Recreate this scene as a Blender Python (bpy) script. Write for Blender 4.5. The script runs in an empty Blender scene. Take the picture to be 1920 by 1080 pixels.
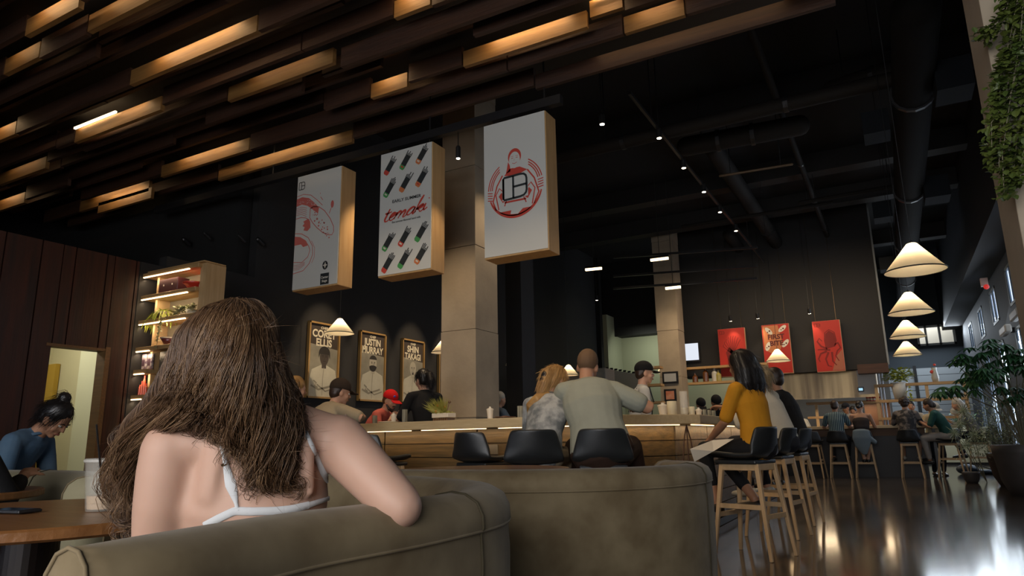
import bpy, bmesh, math, random
import numpy as np
from mathutils import Vector, Matrix, Quaternion
from mathutils.geometry import tessellate_polygon
from mathutils.bvhtree import BVHTree

# ------------------------------------------------------------------ camera, world, sun-lit windows, exposure
SC = bpy.context.scene
COL = SC.collection
PI = math.pi
R = math.radians
CAM_H = 0.92
YAW, PITCH, ROLL, FPX = R(-28.8625), R(12.4903), R(-0.9564), 1280.0

def _axes():
    cy, sy, cp, sp = math.cos(YAW), math.sin(YAW), math.cos(PITCH), math.sin(PITCH)
    fw = Vector((sy*cp, cy*cp, sp)); r = Vector((cy, -sy, 0)); u = r.cross(fw)
    return (math.cos(ROLL)*r + math.sin(ROLL)*u, -math.sin(ROLL)*r + math.cos(ROLL)*u, fw)
CR, CU, CF = _axes()
cam = bpy.data.cameras.new('camera'); cam.sensor_width = 36; cam.lens = 24.0
cam.clip_start = .05; cam.clip_end = 200
camo = bpy.data.objects.new('camera', cam); COL.objects.link(camo)
m = Matrix((CR, CU, -CF)).transposed().to_4x4(); m.translation = Vector((0, 0, CAM_H)); camo.matrix_world = m
SC.camera = camo

def ray(x, y): return CR*((x-960)/FPX) - CU*((y-540)/FPX) + CF
C0 = Vector((0, 0, CAM_H))
def atz(x, y, z): d = ray(x, y); return C0 + d*((z-CAM_H)/d.z)
def aty(x, y, Y): d = ray(x, y); return C0 + d*(Y/d.y)
def atx(x, y, X): d = ray(x, y); return C0 + d*(X/d.x)
def atd(x, y, D): return C0 + ray(x, y)*D

SC.view_settings.view_transform = 'Standard'
SC.view_settings.look = 'None'
SC.view_settings.gamma = 1.0
SC.view_settings.exposure = 0.0
SC.cycles.use_denoising = True
SC.cycles.max_bounces = 6
SC.cycles.diffuse_bounces = 3
SC.cycles.glossy_bounces = 3
SC.cycles.transmission_bounces = 6
SC.cycles.transparent_max_bounces = 8
SC.cycles.sample_clamp_indirect = 3.0
SC.cycles.caustics_reflective = False
SC.cycles.caustics_refractive = False

wd = bpy.data.worlds.new('world'); SC.world = wd; wd.use_nodes = True
bg = wd.node_tree.nodes['Background']; bg.inputs[0].default_value = (0.62, 0.75, 1.0, 1); bg.inputs[1].default_value = 1.6

def light(name, typ, loc, energy, color, direction=None, size=.1, size_y=None, spot=None, blend=.5, parent=None, radius=None):
    l = bpy.data.lights.new(name, typ); l.energy = energy; l.color = color
    if typ == 'AREA':
        l.shape = 'RECTANGLE'; l.size = size; l.size_y = size_y or size
    else:
        l.shadow_soft_size = size if radius is None else radius
    if typ == 'SPOT':
        l.spot_size = R(spot or 60); l.spot_blend = blend
    o = bpy.data.objects.new(name, l); COL.objects.link(o); o.location = loc
    if direction is not None:
        o.rotation_euler = Vector(direction).to_track_quat('-Z', 'Y').to_euler()
    if parent: o.parent = parent
    return o

DAY = (0.80, 0.90, 1.0)
WARM = (1.0, 0.66, 0.34)
WARM2 = (1.0, 0.74, 0.46)
# daylight coming through the glazing: the shopfront behind the camera and the window strip along the right wall
light('daylight_shopfront', 'AREA', (-1.5, -2.9, 2.0), 300, (1.0, .955, .90), (-.16, 1, -.08), 6.0, 2.6)
light('daylight_side', 'AREA', (2.2, 12.5, 3.0), 50, DAY, (-1, 0, -.35), 9.0, 1.6)
light('daylight_side_far', 'AREA', (2.2, 21.5, 2.4), 260, DAY, (-1, -.1, -.3), 8.0, 2.6)
light('daylight_side_near', 'AREA', (2.2, 4.5, 2.4), 14, DAY, (-1, .25, -.3), 4.0, 2.4)

# ------------------------------------------------------------------ helpers
rnd = random.Random(7)

class MB:
    """collects vertices and faces of one mesh"""
    def __init__(s): s.v = []; s.f = []; s.mi = []; s.cur = 0
    def add(s, vs, fs):
        n = len(s.v); s.v += [Vector(v) for v in vs]
        for f in fs: s.f.append([i+n for i in f]); s.mi.append(s.cur)
        return s
    def box(s, c, size, rot=None, taper=None):
        hx, hy, hz = size[0]/2, size[1]/2, size[2]/2
        vs = []
        for z in (-1, 1):
            t = 1 if (taper is None or z < 0) else taper
            for x, y in ((-1, -1), (1, -1), (1, 1), (-1, 1)):
                vs.append(Vector((x*hx*t, y*hy*t, z*hz)))
        if rot is not None: vs = [rot @ v for v in vs]
        c = Vector(c)
        return s.add([v+c for v in vs], [(3,2,1,0),(4,5,6,7),(0,1,5,4),(1,2,6,5),(2,3,7,6),(3,0,4,7)])
    def b2(s, a, b):
        a, b = Vector(a), Vector(b)
        return s.box((a+b)/2, [abs(b[i]-a[i]) for i in range(3)])
    def bar(s, a, b, w, h=None, up=(0, 0, 1), w2=None, h2=None):
        """rectangular bar from a to b; w along side, h along up"""
        a, b = Vector(a), Vector(b); h = h or w; w2 = w2 or w; h2 = h2 or h
        t = (b-a).normalized(); up = Vector(up)
        if abs(t.dot(up)) > .98: up = Vector((0, 1, 0))
        sd = t.cross(up).normalized(); u = sd.cross(t)
        vs = []
        for p, ww, hh in ((a, w, h), (b, w2, h2)):
            for x, y in ((-1, -1), (1, -1), (1, 1), (-1, 1)): vs.append(p + sd*x*ww/2 + u*y*hh/2)
        return s.add(vs, [(3,2,1,0),(4,5,6,7),(0,1,5,4),(1,2,6,5),(2,3,7,6),(3,0,4,7)])
    def tube(s, pts, rad, n=10, side=None, caps=True, flat=False):
        """swept tube; rad: numbers or (ra, rb); side: direction of ra"""
        pts = [Vector(p) for p in pts]
        if not isinstance(rad, (list, tuple)) or (len(rad) == 2 and len(pts) != 2 and not isinstance(rad[0], (list, tuple))): rad = [rad]*len(pts)
        rad = [(r_, r_) if not isinstance(r_, (list, tuple)) else r_ for r_ in rad]
        P = []; RR = []; T = []
        k = len(pts)
        tang = []
        for i in range(k):
            a = pts[max(i-1, 0)]; b = pts[min(i+1, k-1)]
            d = b-a
            tang.append(d.normalized() if d.length > 1e-9 else Vector((0, 0, 1)))
        if caps and not flat:
            r0 = min(rad[0]); r1 = min(rad[-1])
            for q in (88, 60, 30):
                P.append(pts[0]-tang[0]*r0*math.sin(R(q))*.9); RR.append([x*math.cos(R(q)) for x in rad[0]]); T.append(tang[0])
        for i in range(k): P.append(pts[i]); RR.append(list(rad[i])); T.append(tang[i])
        if caps and not flat:
            for q in (30, 60, 88):
                P.append(pts[-1]+tang[-1]*r1*math.sin(R(q))*.9); RR.append([x*math.cos(R(q)) for x in rad[-1]]); T.append(tang[-1])
        sd = Vector(side) if side is not None else (Vector((1, 0, 0)) if abs(T[0].x) < .8 else Vector((0, 1, 0)))
        vs = []
        for i, (p, r_, t) in enumerate(zip(P, RR, T)):
            if side is not None: ref = Vector(side)
            else: ref = sd
            a = ref - t*ref.dot(t)
            if a.length < 1e-5: a = t.orthogonal()
            a.normalize(); b = t.cross(a)
            if side is None: sd = a
            for j in range(n):
                q = 2*PI*j/n
                vs.append(p + a*math.cos(q)*r_[0] + b*math.sin(q)*r_[1])
        fs = []
        for i in range(len(P)-1):
            for j in range(n):
                k2 = (j+1) % n
                fs.append((i*n+j, i*n+k2, (i+1)*n+k2, (i+1)*n+j))
        if caps:
            fs.append(tuple(range(n-1, -1, -1))); L = (len(P)-1)*n; fs.append(tuple(range(L, L+n)))
        return s.add(vs, fs)
    def ball(s, c, r, n=12, m_=8, rot=None):
        if not isinstance(r, (list, tuple)): r = (r, r, r)
        c = Vector(c); vs = [Vector((0, 0, -r[2]))]
        for i in range(1, m_):
            a = -PI/2+PI*i/m_
            for j in range(n):
                q = 2*PI*j/n
                vs.append(Vector((r[0]*math.cos(a)*math.cos(q), r[1]*math.cos(a)*math.sin(q), r[2]*math.sin(a))))
        vs.append(Vector((0, 0, r[2])))
        fs = [(0, 1+(j+1) % n, 1+j) for j in range(n)]
        for i in range(m_-2):
            for j in range(n):
                a, b = 1+i*n+j, 1+i*n+(j+1) % n
                fs.append((a, b, b+n, a+n))
        L = len(vs)-1; o = 1+(m_-2)*n
        fs += [(L, o+j, o+(j+1) % n) for j in range(n)]
        if rot is not None: vs = [rot @ v for v in vs]
        return s.add([v+c for v in vs], fs)
    def lathe(s, c, prof, n=24, rot=None, close=True):
        """prof: (r, z) from bottom to top"""
        c = Vector(c); vs = []
        for r_, z in prof:
            for j in range(n):
                q = 2*PI*j/n; v = Vector((r_*math.cos(q), r_*math.sin(q), z))
                vs.append((rot @ v if rot is not None else v)+c)
        fs = []
        for i in range(len(prof)-1):
            for j in range(n):
                k2 = (j+1) % n
                fs.append((i*n+j, i*n+k2, (i+1)*n+k2, (i+1)*n+j))
        if close:
            fs.append(tuple(range(n-1, -1, -1))); L = (len(prof)-1)*n; fs.append(tuple(range(L, L+n)))
        return s.add(vs, fs)
    def prism(s, poly, z0, z1):
        """vertical prism over a ccw polygon"""
        n = len(poly); vs = [Vector((p[0], p[1], z0)) for p in poly]+[Vector((p[0], p[1], z1)) for p in poly]
        tr = tessellate_polygon([[Vector((p[0], p[1], 0)) for p in poly]])
        fs = [(i, (i+1) % n, n+(i+1) % n, n+i) for i in range(n)]
        for t in tr:
            a, b, c = (vs[t[i]] for i in range(3))
            up = (b-a).cross(c-a).z > 0
            t2 = tuple(t) if up else tuple(reversed(t))
            fs.append(tuple(i+n for i in t2)); fs.append(tuple(reversed(t2)))
        return s.add(vs, fs)

def obj(name, mb, mat, parent=None, world=False, smooth=False, mods=None):
    me = mb if isinstance(mb, bpy.types.Mesh) else None
    if me is None:
        me = bpy.data.meshes.new(name)
        vs = mb.v
        if world and parent is not None:
            off = Vector((0, 0, 0)); p = parent
            while p is not None: off += Vector(p.location); p = p.parent
            vs = [v-off for v in vs]
        me.from_pydata([tuple(v) for v in vs], [], mb.f)
        mats = mat if isinstance(mat, (list, tuple)) else [mat]
        for q in mats: me.materials.append(q)
        if len(mats) > 1: me.polygons.foreach_set('material_index', mb.mi)
        if smooth: me.polygons.foreach_set('use_smooth', [True]*len(me.polygons))
        me.update()
    else:
        me.materials.clear()
        for q in (mat if isinstance(mat, (list, tuple)) else [mat]): me.materials.append(q)
    o = bpy.data.objects.new(name, me); COL.objects.link(o)
    if parent is not None: o.parent = parent
    for md in (mods or []):
        if md[0] == 'bevel':
            b = o.modifiers.new('b', 'BEVEL'); b.width = md[1]; b.segments = md[2] if len(md) > 2 else 2; b.limit_method = 'ANGLE'; b.angle_limit = R(40)
        if md[0] == 'sub':
            b = o.modifiers.new('s', 'SUBSURF'); b.levels = md[1]; b.render_levels = md[1]
    return o

def remesh(mb, voxel, smooth=3, factor=.6):
    me = bpy.data.meshes.new('t'); me.from_pydata([tuple(v) for v in mb.v], [], mb.f)
    o = bpy.data.objects.new('t', me); COL.objects.link(o)
    r_ = o.modifiers.new('r', 'REMESH'); r_.mode = 'VOXEL'; r_.voxel_size = voxel; r_.use_smooth_shade = True
    if smooth:
        k = o.modifiers.new('k', 'SMOOTH'); k.factor = factor; k.iterations = smooth
    dg = bpy.context.evaluated_depsgraph_get(); dg.update()
    out = bpy.data.meshes.new_from_object(o.evaluated_get(dg))
    bpy.data.objects.remove(o); bpy.data.meshes.remove(me)
    out.polygons.foreach_set('use_smooth', [True]*len(out.polygons))
    return out

def tag(o, label, cat, group=None, kind=None):
    o['label'] = label; o['category'] = cat
    if group: o['group'] = group
    if kind: o['kind'] = kind
    return o
def empty(name, loc=(0, 0, 0), rz=0.0):
    o = bpy.data.objects.new(name, None); COL.objects.link(o); o.location = loc; o.rotation_euler = (0, 0, rz); o.empty_display_size = .1
    return o
def thing(name, label, cat, loc=(0, 0, 0), rz=0.0, group=None):
    return tag(empty(name, loc, rz), label, cat, group)
def struct(name, mb, mat, **k):
    o = obj(name, mb, mat, **k)
    if k.get('parent') is None: o['kind'] = 'structure'
    return o
def dup(root, loc, rz=None, label=None, group=None):
    def cp(o, par):
        c = o.copy(); COL.objects.link(c); c.parent = par
        for ch in [x for x in o.children]: cp(ch, c)
        return c
    r_ = cp(root, None); r_.location = loc
    if rz is not None: r_.rotation_euler = (0, 0, rz)
    if label: r_['label'] = label
    if group: r_['group'] = group
    return r_

# ------------------------------------------------------------------ materials
MATS = {}
def mat(name, col, rough=.6, metal=0.0, noise=None, bump=0.0, bscale=40, spec=.5, sheen=0.0, emit=None, es=0.0, coat=0.0, alpha=None, trans=0.0, stretch=(1, 1, 1), sss=0.0, ior=None):
    """noise=(scale, colour2, contrast) mixes a second colour procedurally"""
    if name in MATS: return MATS[name]
    m_ = bpy.data.materials.new(name); m_.use_nodes = True; nt = m_.node_tree; b = nt.nodes['Principled BSDF']
    def sv(k, v):
        if k in b.inputs: b.inputs[k].default_value = v
    sv('Base Color', (*col, 1)); sv('Roughness', rough); sv('Metallic', metal); sv('Specular IOR Level', spec)
    if sheen: sv('Sheen Weight', sheen); sv('Sheen Roughness', .45)
    if coat: sv('Coat Weight', coat); sv('Coat Roughness', .1)
    if trans: sv('Transmission Weight', trans)
    if ior: sv('IOR', ior)
    if sss: sv('Subsurface Weight', sss); sv('Subsurface Radius', (.02, .008, .004)); sv('Subsurface Scale', 1.0)
    if emit: sv('Emission Color', (*emit, 1)); sv('Emission Strength', es)
    if alpha is not None: sv('Alpha', alpha)
    tc = None
    if noise or bump:
        tc = nt.nodes.new('ShaderNodeTexCoord'); mp = nt.nodes.new('ShaderNodeMapping'); mp.inputs['Scale'].default_value = stretch
        nt.links.new(tc.outputs['Object'], mp.inputs[0])
    if noise:
        n = nt.nodes.new('ShaderNodeTexNoise'); n.inputs['Scale'].default_value = noise[0]; n.inputs['Detail'].default_value = 5
        nt.links.new(mp.outputs[0], n.inputs[0])
        cr = nt.nodes.new('ShaderNodeValToRGB'); c = noise[2] if len(noise) > 2 else .2
        cr.color_ramp.elements[0].position = .5-c; cr.color_ramp.elements[1].position = .5+c
        cr.color_ramp.elements[0].color = (*col, 1); cr.color_ramp.elements[1].color = (*noise[1], 1)
        nt.links.new(n.outputs[0], cr.inputs[0]); nt.links.new(cr.outputs[0], b.inputs['Base Color'])
    if bump:
        n2 = nt.nodes.new('ShaderNodeTexNoise'); n2.inputs['Scale'].default_value = bscale; n2.inputs['Detail'].default_value = 4
        nt.links.new(mp.outputs[0], n2.inputs[0]); bp = nt.nodes.new('ShaderNodeBump'); bp.inputs['Strength'].default_value = bump; bp.inputs['Distance'].default_value = .01
        nt.links.new(n2.outputs[0], bp.inputs['Height']); nt.links.new(bp.outputs[0], b.inputs['Normal'])
    MATS[name] = m_; return m_

def wood(name, c1, c2, rough=.55, grain=(1, 14, 14), scale=3.0, bump=.15):
    return mat(name, c1, rough, noise=(scale, c2, .22), bump=bump, bscale=scale*3, stretch=grain)

black = mat('black_paint', (.012, .012, .013), .55)
satin_black = mat('satin_black_metal', (.02, .02, .022), .4, metal=.3)
ceil_m = mat('ceiling_black', (.005, .0045, .0045), .9)
duct_m = mat('painted_duct', (.017, .0145, .013), .75, spec=.2)
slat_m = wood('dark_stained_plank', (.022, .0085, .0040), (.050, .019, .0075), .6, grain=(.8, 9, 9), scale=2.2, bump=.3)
slat_l = wood('strip_lit_plank', (.17, .080, .024), (.29, .155, .048), .55, grain=(.8, 9, 9), scale=2.0, bump=.2)  # same timber as the dark planks; strip light put into a lighter colour
plankwall_m = wood('charred_red_plank', (.050, .011, .005), (.009, .0035, .0025), .5, grain=(9, 9, .7), scale=1.8, bump=.3)
conc_m = mat('board_formed_concrete', (.52, .44, .34), .8, noise=(2.3, (.36, .30, .23), .3), bump=.25, bscale=18)
wall_dark = mat('charcoal_wall', (.017, .0165, .017), .75, noise=(1.5, (.013, .0125, .013), .3))
wall_green = mat('sage_wall', (.31, .32, .225), .8)
cream_m = mat('cream_wall', (.54, .50, .32), .8)
oak = wood('pale_oak', (.55, .36, .17), (.44, .27, .12), .5, grain=(1, 12, 12), scale=3)
oakz = wood('pale_oak_upright', (.60, .42, .23), (.50, .34, .17), .5, grain=(12, 12, 1), scale=3)
birch = wood('birch_edge', (.62, .40, .19), (.52, .31, .13), .55, grain=(10, 10, 1), scale=2)
bartop_m = wood('bar_top_oak', (.66, .53, .33), (.56, .43, .25), .45, grain=(.8, 12, 12), scale=3)
barface_m = wood('bar_face_board', (.15, .095, .040), (.055, .042, .024), .45, grain=(.6, 6, 14), scale=2.4, bump=.2)
stain_m = wood('walnut_table', (.24, .105, .035), (.17, .07, .022), .35, grain=(1, 8, 8), scale=3)
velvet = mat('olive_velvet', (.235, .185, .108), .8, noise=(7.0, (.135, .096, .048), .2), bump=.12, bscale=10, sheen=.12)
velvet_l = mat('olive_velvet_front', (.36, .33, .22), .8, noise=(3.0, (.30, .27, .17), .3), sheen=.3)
white_board = mat('white_print_face', (.72, .75, .76), .7)
ink_red = mat('red_ink', (.62, .07, .05), .7)
ink_pink = mat('faded_red_ink', (.66, .16, .14), .7)
ink_black = mat('black_ink', (.015, .02, .022), .6)
ink_green = mat('green_ink', (.07, .36, .10), .7)
ink_orange = mat('orange_ink', (.70, .22, .08), .7)
ink_white = mat('white_ink', (.75, .72, .66), .7)
steel = mat('stainless_steel', (.11, .080, .052), .38, metal=1.0, noise=(1.6, (.36, .26, .14), .14), stretch=(2.2, .3, .12))  # golden reflection streaks of the hood are painted into the colour
steel_d = mat('dull_steel', (.30, .33, .38), .45, metal=.5)
white_cer = mat('white_ceramic', (.78, .74, .66), .35)
leather = mat('black_shell', (.016, .018, .020), .42)
def emis(name, col, s): return mat(name, (0.0, 0.0, 0.0), .5, emit=col, es=s)
led_m = emis('warm_led', (1.0, .72, .40), 4)
bulb_m = emis('spot_lamp_lens', (1.0, .84, .6), 14)
screen_m = emis('screen_white', (.85, .9, 1.0), .9)
winglass = mat('window_glass', (1, 1, 1), .02, trans=1.0, ior=1.01)
glass = mat('clear_glass', (.85, .86, .84), .08, alpha=.25)
def shade_mat():
    m_ = bpy.data.materials.new('linen_shade'); m_.use_nodes = True; nt = m_.node_tree; nt.nodes.clear()
    o = nt.nodes.new('ShaderNodeOutputMaterial'); d = nt.nodes.new('ShaderNodeBsdfDiffuse'); t = nt.nodes.new('ShaderNodeBsdfTranslucent'); x = nt.nodes.new('ShaderNodeMixShader')
    d.inputs[0].default_value = (.80, .74, .60, 1); t.inputs[0].default_value = (.90, .80, .60, 1); x.inputs[0].default_value = .45
    nt.links.new(d.outputs[0], x.inputs[1]); nt.links.new(t.outputs[0], x.inputs[2]); nt.links.new(x.outputs[0], o.inputs[0]); return m_
shade_m = shade_mat()
def floor_mat():
    m_ = mat('polished_concrete_floor', (.042, .035, .031), .10, noise=(.9, (.090, .076, .066), .25), bump=.015, bscale=5)
    b = m_.node_tree.nodes['Principled BSDF']; nt = m_.node_tree
    n = nt.nodes.new('ShaderNodeTexNoise'); n.inputs['Scale'].default_value = 2.5; mr = nt.nodes.new('ShaderNodeMapRange')
    mr.inputs['To Min'].default_value = .05; mr.inputs['To Max'].default_value = .15
    nt.links.new(n.outputs[0], mr.inputs[0]); nt.links.new(mr.outputs[0], b.inputs['Roughness']); b.inputs['Specular IOR Level'].default_value = .75
    return m_
floor_m = floor_mat()
# ------------------------------------------------------------------ the room
def plate(name, a, b, m_): return struct(name, MB().b2(a, b), m_)
plate('floor', (-16, -3.2, -.1), (2.6, 30.2, 0), floor_m)
plate('ceiling', (-16, -3.2, 6.6), (2.6, 30.2, 6.8), ceil_m)
plate('wall_left', (-16, -3.2, 0), (-15.8, 30.2, 6.6), wall_dark)
# plank wall with the doorway to the corridor
XW = -8.0
mb = MB()
y = -3.0
while y < 4.95:
    w = .36
    a, b = y, min(y+w-.014, 4.95)
    if b > 4.06 and a < 4.64:
        if a < 4.06: mb.b2((XW-.05, a, 0), (XW, 4.05, 3.15))
        lo = max(a, 4.06); hi = min(b, 4.64)
        mb.b2((XW-.05, lo, 2.0), (XW, hi, 3.15))
        if b > 4.64: mb.b2((XW-.05, 4.65, 0), (XW, b, 3.15))
    else: mb.b2((XW-.05, a, 0), (XW, b, 3.15))
    y += w
struct('wall_planks', mb, plankwall_m)
mb = MB(); mb.b2((XW-.16, -3.0, 0), (XW-.06, 4.04, 3.15)); mb.b2((XW-.16, 4.04, 2.02), (XW-.06, 4.66, 3.15)); mb.b2((XW-.16, 4.66, 0), (XW-.06, 5.3, 3.15))
struct('wall_backing', mb, black)
mb = MB(); mb.b2((XW-.16, 4.645, 0), (XW+.012, 4.70, 2.05)); mb.b2((XW-.16, 4.0, 2.0), (XW+.005, 4.7, 2.03)); struct('door_1', mb, wood('door_jamb_wood', (.16, .08, .03), (.10, .05, .02)))
mb = MB(); mb.b2((-10.4, 2.6, 0), (-10.3, 5.9, 2.9)); mb.b2((-10.4, 5.25, 0), (-8.16, 5.35, 2.9)); struct('wall_corridor', mb, cream_m)
mb = MB(); mb.b2((-9.42, 5.15, 0), (-8.7, 5.24, 2.89)); struct('trim_1', mb, mat('pale_corridor_trim', (.66, .66, .48), .7))
mb = MB(); mb.b2((-10.29, 5.18, 0), (-10.05, 5.24, aty(100, 683, 5.2).z)); struct('door_2', mb, mat('ochre_door', (.42, .26, .03), .5))
light('corridor_lamp', 'AREA', (-9.3, 4.2, 2.75), 22, (1, .93, .74), (0, .2, -1), .8, .8)
plate('ceiling_corridor', (-10.4, 2.6, 2.9), (-8.16, 5.9, 3.0), cream_m)
plate('wall_corridor_end', (-10.4, 2.5, 0), (-8.16, 2.6, 2.9), cream_m)
# charcoal wall with the posters
mb = MB(); mb.b2((XW-.15, 6.7, 0), (XW, 19.98, 6.6)); mb.b2((XW-.15, 5.3, 0), (XW, 6.7, 3.3)); mb.b2((XW-.15, 4.95, 0), (XW, 5.3, 3.15)); struct('wall_posters', mb, [wall_dark]); struct('wall_nook', MB().b2((XW, 4.96, 0), (XW+.01, 5.34, 3.15)), black)
plate('wall_back_left', (-15.8, 6.5, 0), (XW-.16, 6.7, 6.6), mat('near_black_wall', (.006, .006, .006), .9))  # added near-black wall so the lit end of the poster wall does not stand out
# black partition and sage wall at the back
plate('wall_black_partition', (-12, 20.0, 0), (-7.86, 20.2, 6.6), mat('partition_black', (.004, .004, .004), .9))
mb = MB(); mb.b2((-12, 21.5, 0), (-3.4, 21.65, 4.35)); mb.b2((-7.86, 20.2, 0), (-7.72, 21.5, 4.75)); struct('wall_sage', mb, wall_green)
mb = MB(); mb.b2((-12, 20.9, 4.14), (-3.4, 21.7, 4.22)); mb.b2((-12, 20.85, 4.12), (-3.4, 20.95, 6.6)); struct('ceiling_soffit', mb, ceil_m)
light('sage_room_lamp', 'AREA', (-6.2, 20.3, 4.0), 22, (.95, 1, .82), (0, .8, -1), 1.6, .4)
# kitchen bulkhead
struct('wall_bulkhead', MB().b2((-4.9, 18.7, 2.45), (-.06, 19.0, 6.6)), mat('bulkhead_black', (.014, .014, .015), .7))
mb = MB(); mb.b2((-.72, 18.66, 2.34), (-.05, 19.02, 2.56)); struct('trim_2', mb, wood('brown_bulkhead_end', (.075, .03, .014), (.05, .02, .01)))
struct('trim_3', MB().b2((-.06, 18.66, 2.52), (-.02, 18.70, 6.6)), mat('steel_corner_bead', (.25, .28, .31), .5))
# far wall with clerestory window
YF = 28.5
win_lo, win_hi, wx0, wx1 = aty(1725, 649, YF).z, aty(1720, 612, YF).z, .95, 2.13
mb = MB(); mb.b2((-8, YF, 0), (2.6, YF+.2, win_lo)); mb.b2((-8, YF, win_hi), (2.6, YF+.2, 6.6)); mb.b2((-8, YF, win_lo), (wx0, YF+.2, win_hi)); mb.b2((wx1, YF, win_lo), (2.6, YF+.2, win_hi))
struct('wall_far', mb, mat('far_wall_blue_grey', (.045, .055, .065), .8))
mb = MB()
for a, b in (((wx0, win_lo), (wx1, win_lo+.07)), ((wx0, win_hi-.07), (wx1, win_hi)), ((wx0, win_lo), (wx0+.07, win_hi)), ((wx1-.07, win_lo), (wx1, win_hi)), ((1.62, win_lo), (1.69, win_hi)), ((1.20, win_lo), (1.27, win_hi))):
    mb.b2((a[0], YF-.04, a[1]), (b[0], YF+.1, b[1]))
w1 = struct('window_1', mb, mat('pale_window_frame', (.62, .66, .68), .6))
obj('pane', MB().b2((wx0+.05, YF+.05, win_lo+.05), (wx1-.05, YF+.06, win_hi-.05)), winglass, w1)
mb = MB(); mb.b2((wx0-2, YF+1.2, win_lo-1.0), (wx1+1, YF+1.35, win_hi+1.5)); struct('exterior_wall', mb, mat('sunlit_exterior', (.80, .80, .74), .8))
light('far_bay_daylight', 'AREA', (1.2, 27.6, 4.4), 90, DAY, (0, -.6, -1), 2.0, .8)
light('exterior_daylight', 'AREA', (.6, YF+.5, win_hi+.9), 60, (1, .97, .9), (0, .8, -.7), 3, .5)
# metal cladding under the window with a dark mullion
mb = MB()
for i in range(9): mb.box((.9, YF-.06, .95+i*.26), (3.0, .05, .245))
struct('wall_cladding', mb, mat('blue_grey_cladding', (.40, .43, .45), .5, metal=.1))
struct('trim_4', MB().b2((.68, YF-.14, .5), (.78, YF-.08, 3.25)), black)
# right wall: tall windows low down, square windows above, deep reveals
XR = 2.3
ws = [(10.0, 11.1), (13.0, 14.1), (15.95, 17.05), (18.85, 19.95), (21.75, 22.85), (24.7, 25.8)]
mb = MB(); y = -3.0
for a, b in ws+[(30.2, 30.2)]:
    mb.b2((XR, y, 0), (XR+.03, a, 6.6))
    if a != b:
        mb.b2((XR, a, 0), (XR+.03, b, .3)); mb.b2((XR, a, 2.95), (XR+.03, b, 3.4)); mb.b2((XR, a, 4.2), (XR+.03, b, 6.6))
    y = b
struct('wall_right', mb, mat('right_wall_charcoal', (.030, .034, .040), .7))
n = 2
for a, b in ws:
    for lo, hi in ((.3, 2.95), (3.4, 4.2)):
        mb = MB(); X = XR-.01
        mb.b2((X, a, lo), (X+.05, a+.06, hi)); mb.b2((X, b-.06, lo), (X+.05, b, hi)); mb.b2((X, a, lo), (X+.05, b, lo+.06)); mb.b2((X, a, hi-.06), (X+.05, b, hi)); mb.b2((X, (a+b)/2-.02, lo), (X+.05, (a+b)/2+.02, hi))
        w = struct('window_%d' % n, mb, mat('slate_window_frame', (.22, .27, .31), .5)); n += 1
        obj('pane', MB().b2((X+.02, a, lo), (X+.028, b, hi)), winglass, w)
# blue-grey boxed reveal above the windows and dark header
mb = MB(); mb.b2((1.75, 7.5, 4.45), (2.3, 28.5, 6.6)); struct('beam_1', mb, mat('header_black', (.012, .012, .014), .7))
# shopfront behind the camera
mb = MB()
for x in (-7.6, -5.2, -2.8, -.4, 2.0): mb.b2((x-.06, -3.2, 0), (x+.06, -3.0, 3.6))
mb.b2((-16, -3.2, 3.5), (2.6, -3.0, 6.6)); mb.b2((-16, -3.2, 0), (2.6, -3.0, .35)); mb.b2((-16, -3.2, 0), (-7.6, -3.0, 6.6))
struct('wall_shopfront', mb, wall_dark)
struct('window_20', MB().b2((-7.5, -3.12, .35), (2.0, -3.11, 3.5)), winglass)
# columns
def column(x0, x1, y0, y1, z1, nm):
    mb = MB(); z = 0.0
    while z < z1-.01:
        h = min(1.22, z1-z)
        o = .004 if int(z/1.22) % 2 else 0
        mb.b2((x0-o, y0-o, z), (x1+o, y1+o, z+h-.008)); mb.b2((x0+.012, y0+.012, z+h-.008), (x1-.012, y1-.012, z+h)); z += h
    return struct(nm, mb, conc_m, mods=[('bevel', .012, 2)])
column(-5.58, -5.0, 8.0, 8.62, 6.6, 'column_1')
column(-5.32, -4.76, 17.6, 18.2, 6.6, 'column_2')
px = .635
column(px, px+.5, 4.0, 4.5, 6.6, 'column_3')
column(-5.25, -4.95, 8.62, 9.6, 6.6, 'column_4') if False else None
struct('wall_pier', MB().b2((-5.98, 10.6, 0), (-5.66, 11.1, 6.6)), wall_dark)

# ------------------------------------------------------------------ ceiling services
mb = MB()
def duct(name, pts, r_, label, m_=duct_m, rings=None):
    mb = MB(); mb.tube(pts, r_, 16)
    o = obj(name, mb, m_, smooth=True); tag(o, label, 'duct'); 
    a, b = Vector(pts[0]), Vector(pts[-1])
    for t in (rings or []):
        p = a.lerp(b, t); d = (b-a).normalized()*.03; obj('clamp', MB().tube([p-d, p+d], [r_*1.12, r_*1.12], 16, flat=True), satin_black, o)
    for t in (.15, .85):
        p = a.lerp(b, t); obj('hanger_rod', MB().tube([p, Vector((p.x, p.y, 6.6))], .008, 6), satin_black, o)
    return o
duct('ceiling_pipe', [atz(1380, -20, 5.9), atz(1602, 580, 5.9)], .055, 'long thin painted pipe running straight away under the black ceiling', rings=[.25, .45, .7])
duct('ceiling_pipe', [atz(1335, 275, 5.9), atz(1486, 502, 5.9)], .16, 'thicker round duct beside the long thin ceiling pipe', rings=[.55, .98])
duct('ceiling_pipe', [atz(1365, 440, 5.9), atz(1425, 512, 5.9)], .14, 'short round duct ending over the kitchen, left of the thicker duct', rings=[.6, .97])
duct('ventilation_duct', [atz(1040, 297, 5.3), atz(1860, 105, 5.3)], .10, 'long round duct crossing the black ceiling from sign side to plant side', rings=[.2, .6])
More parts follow.
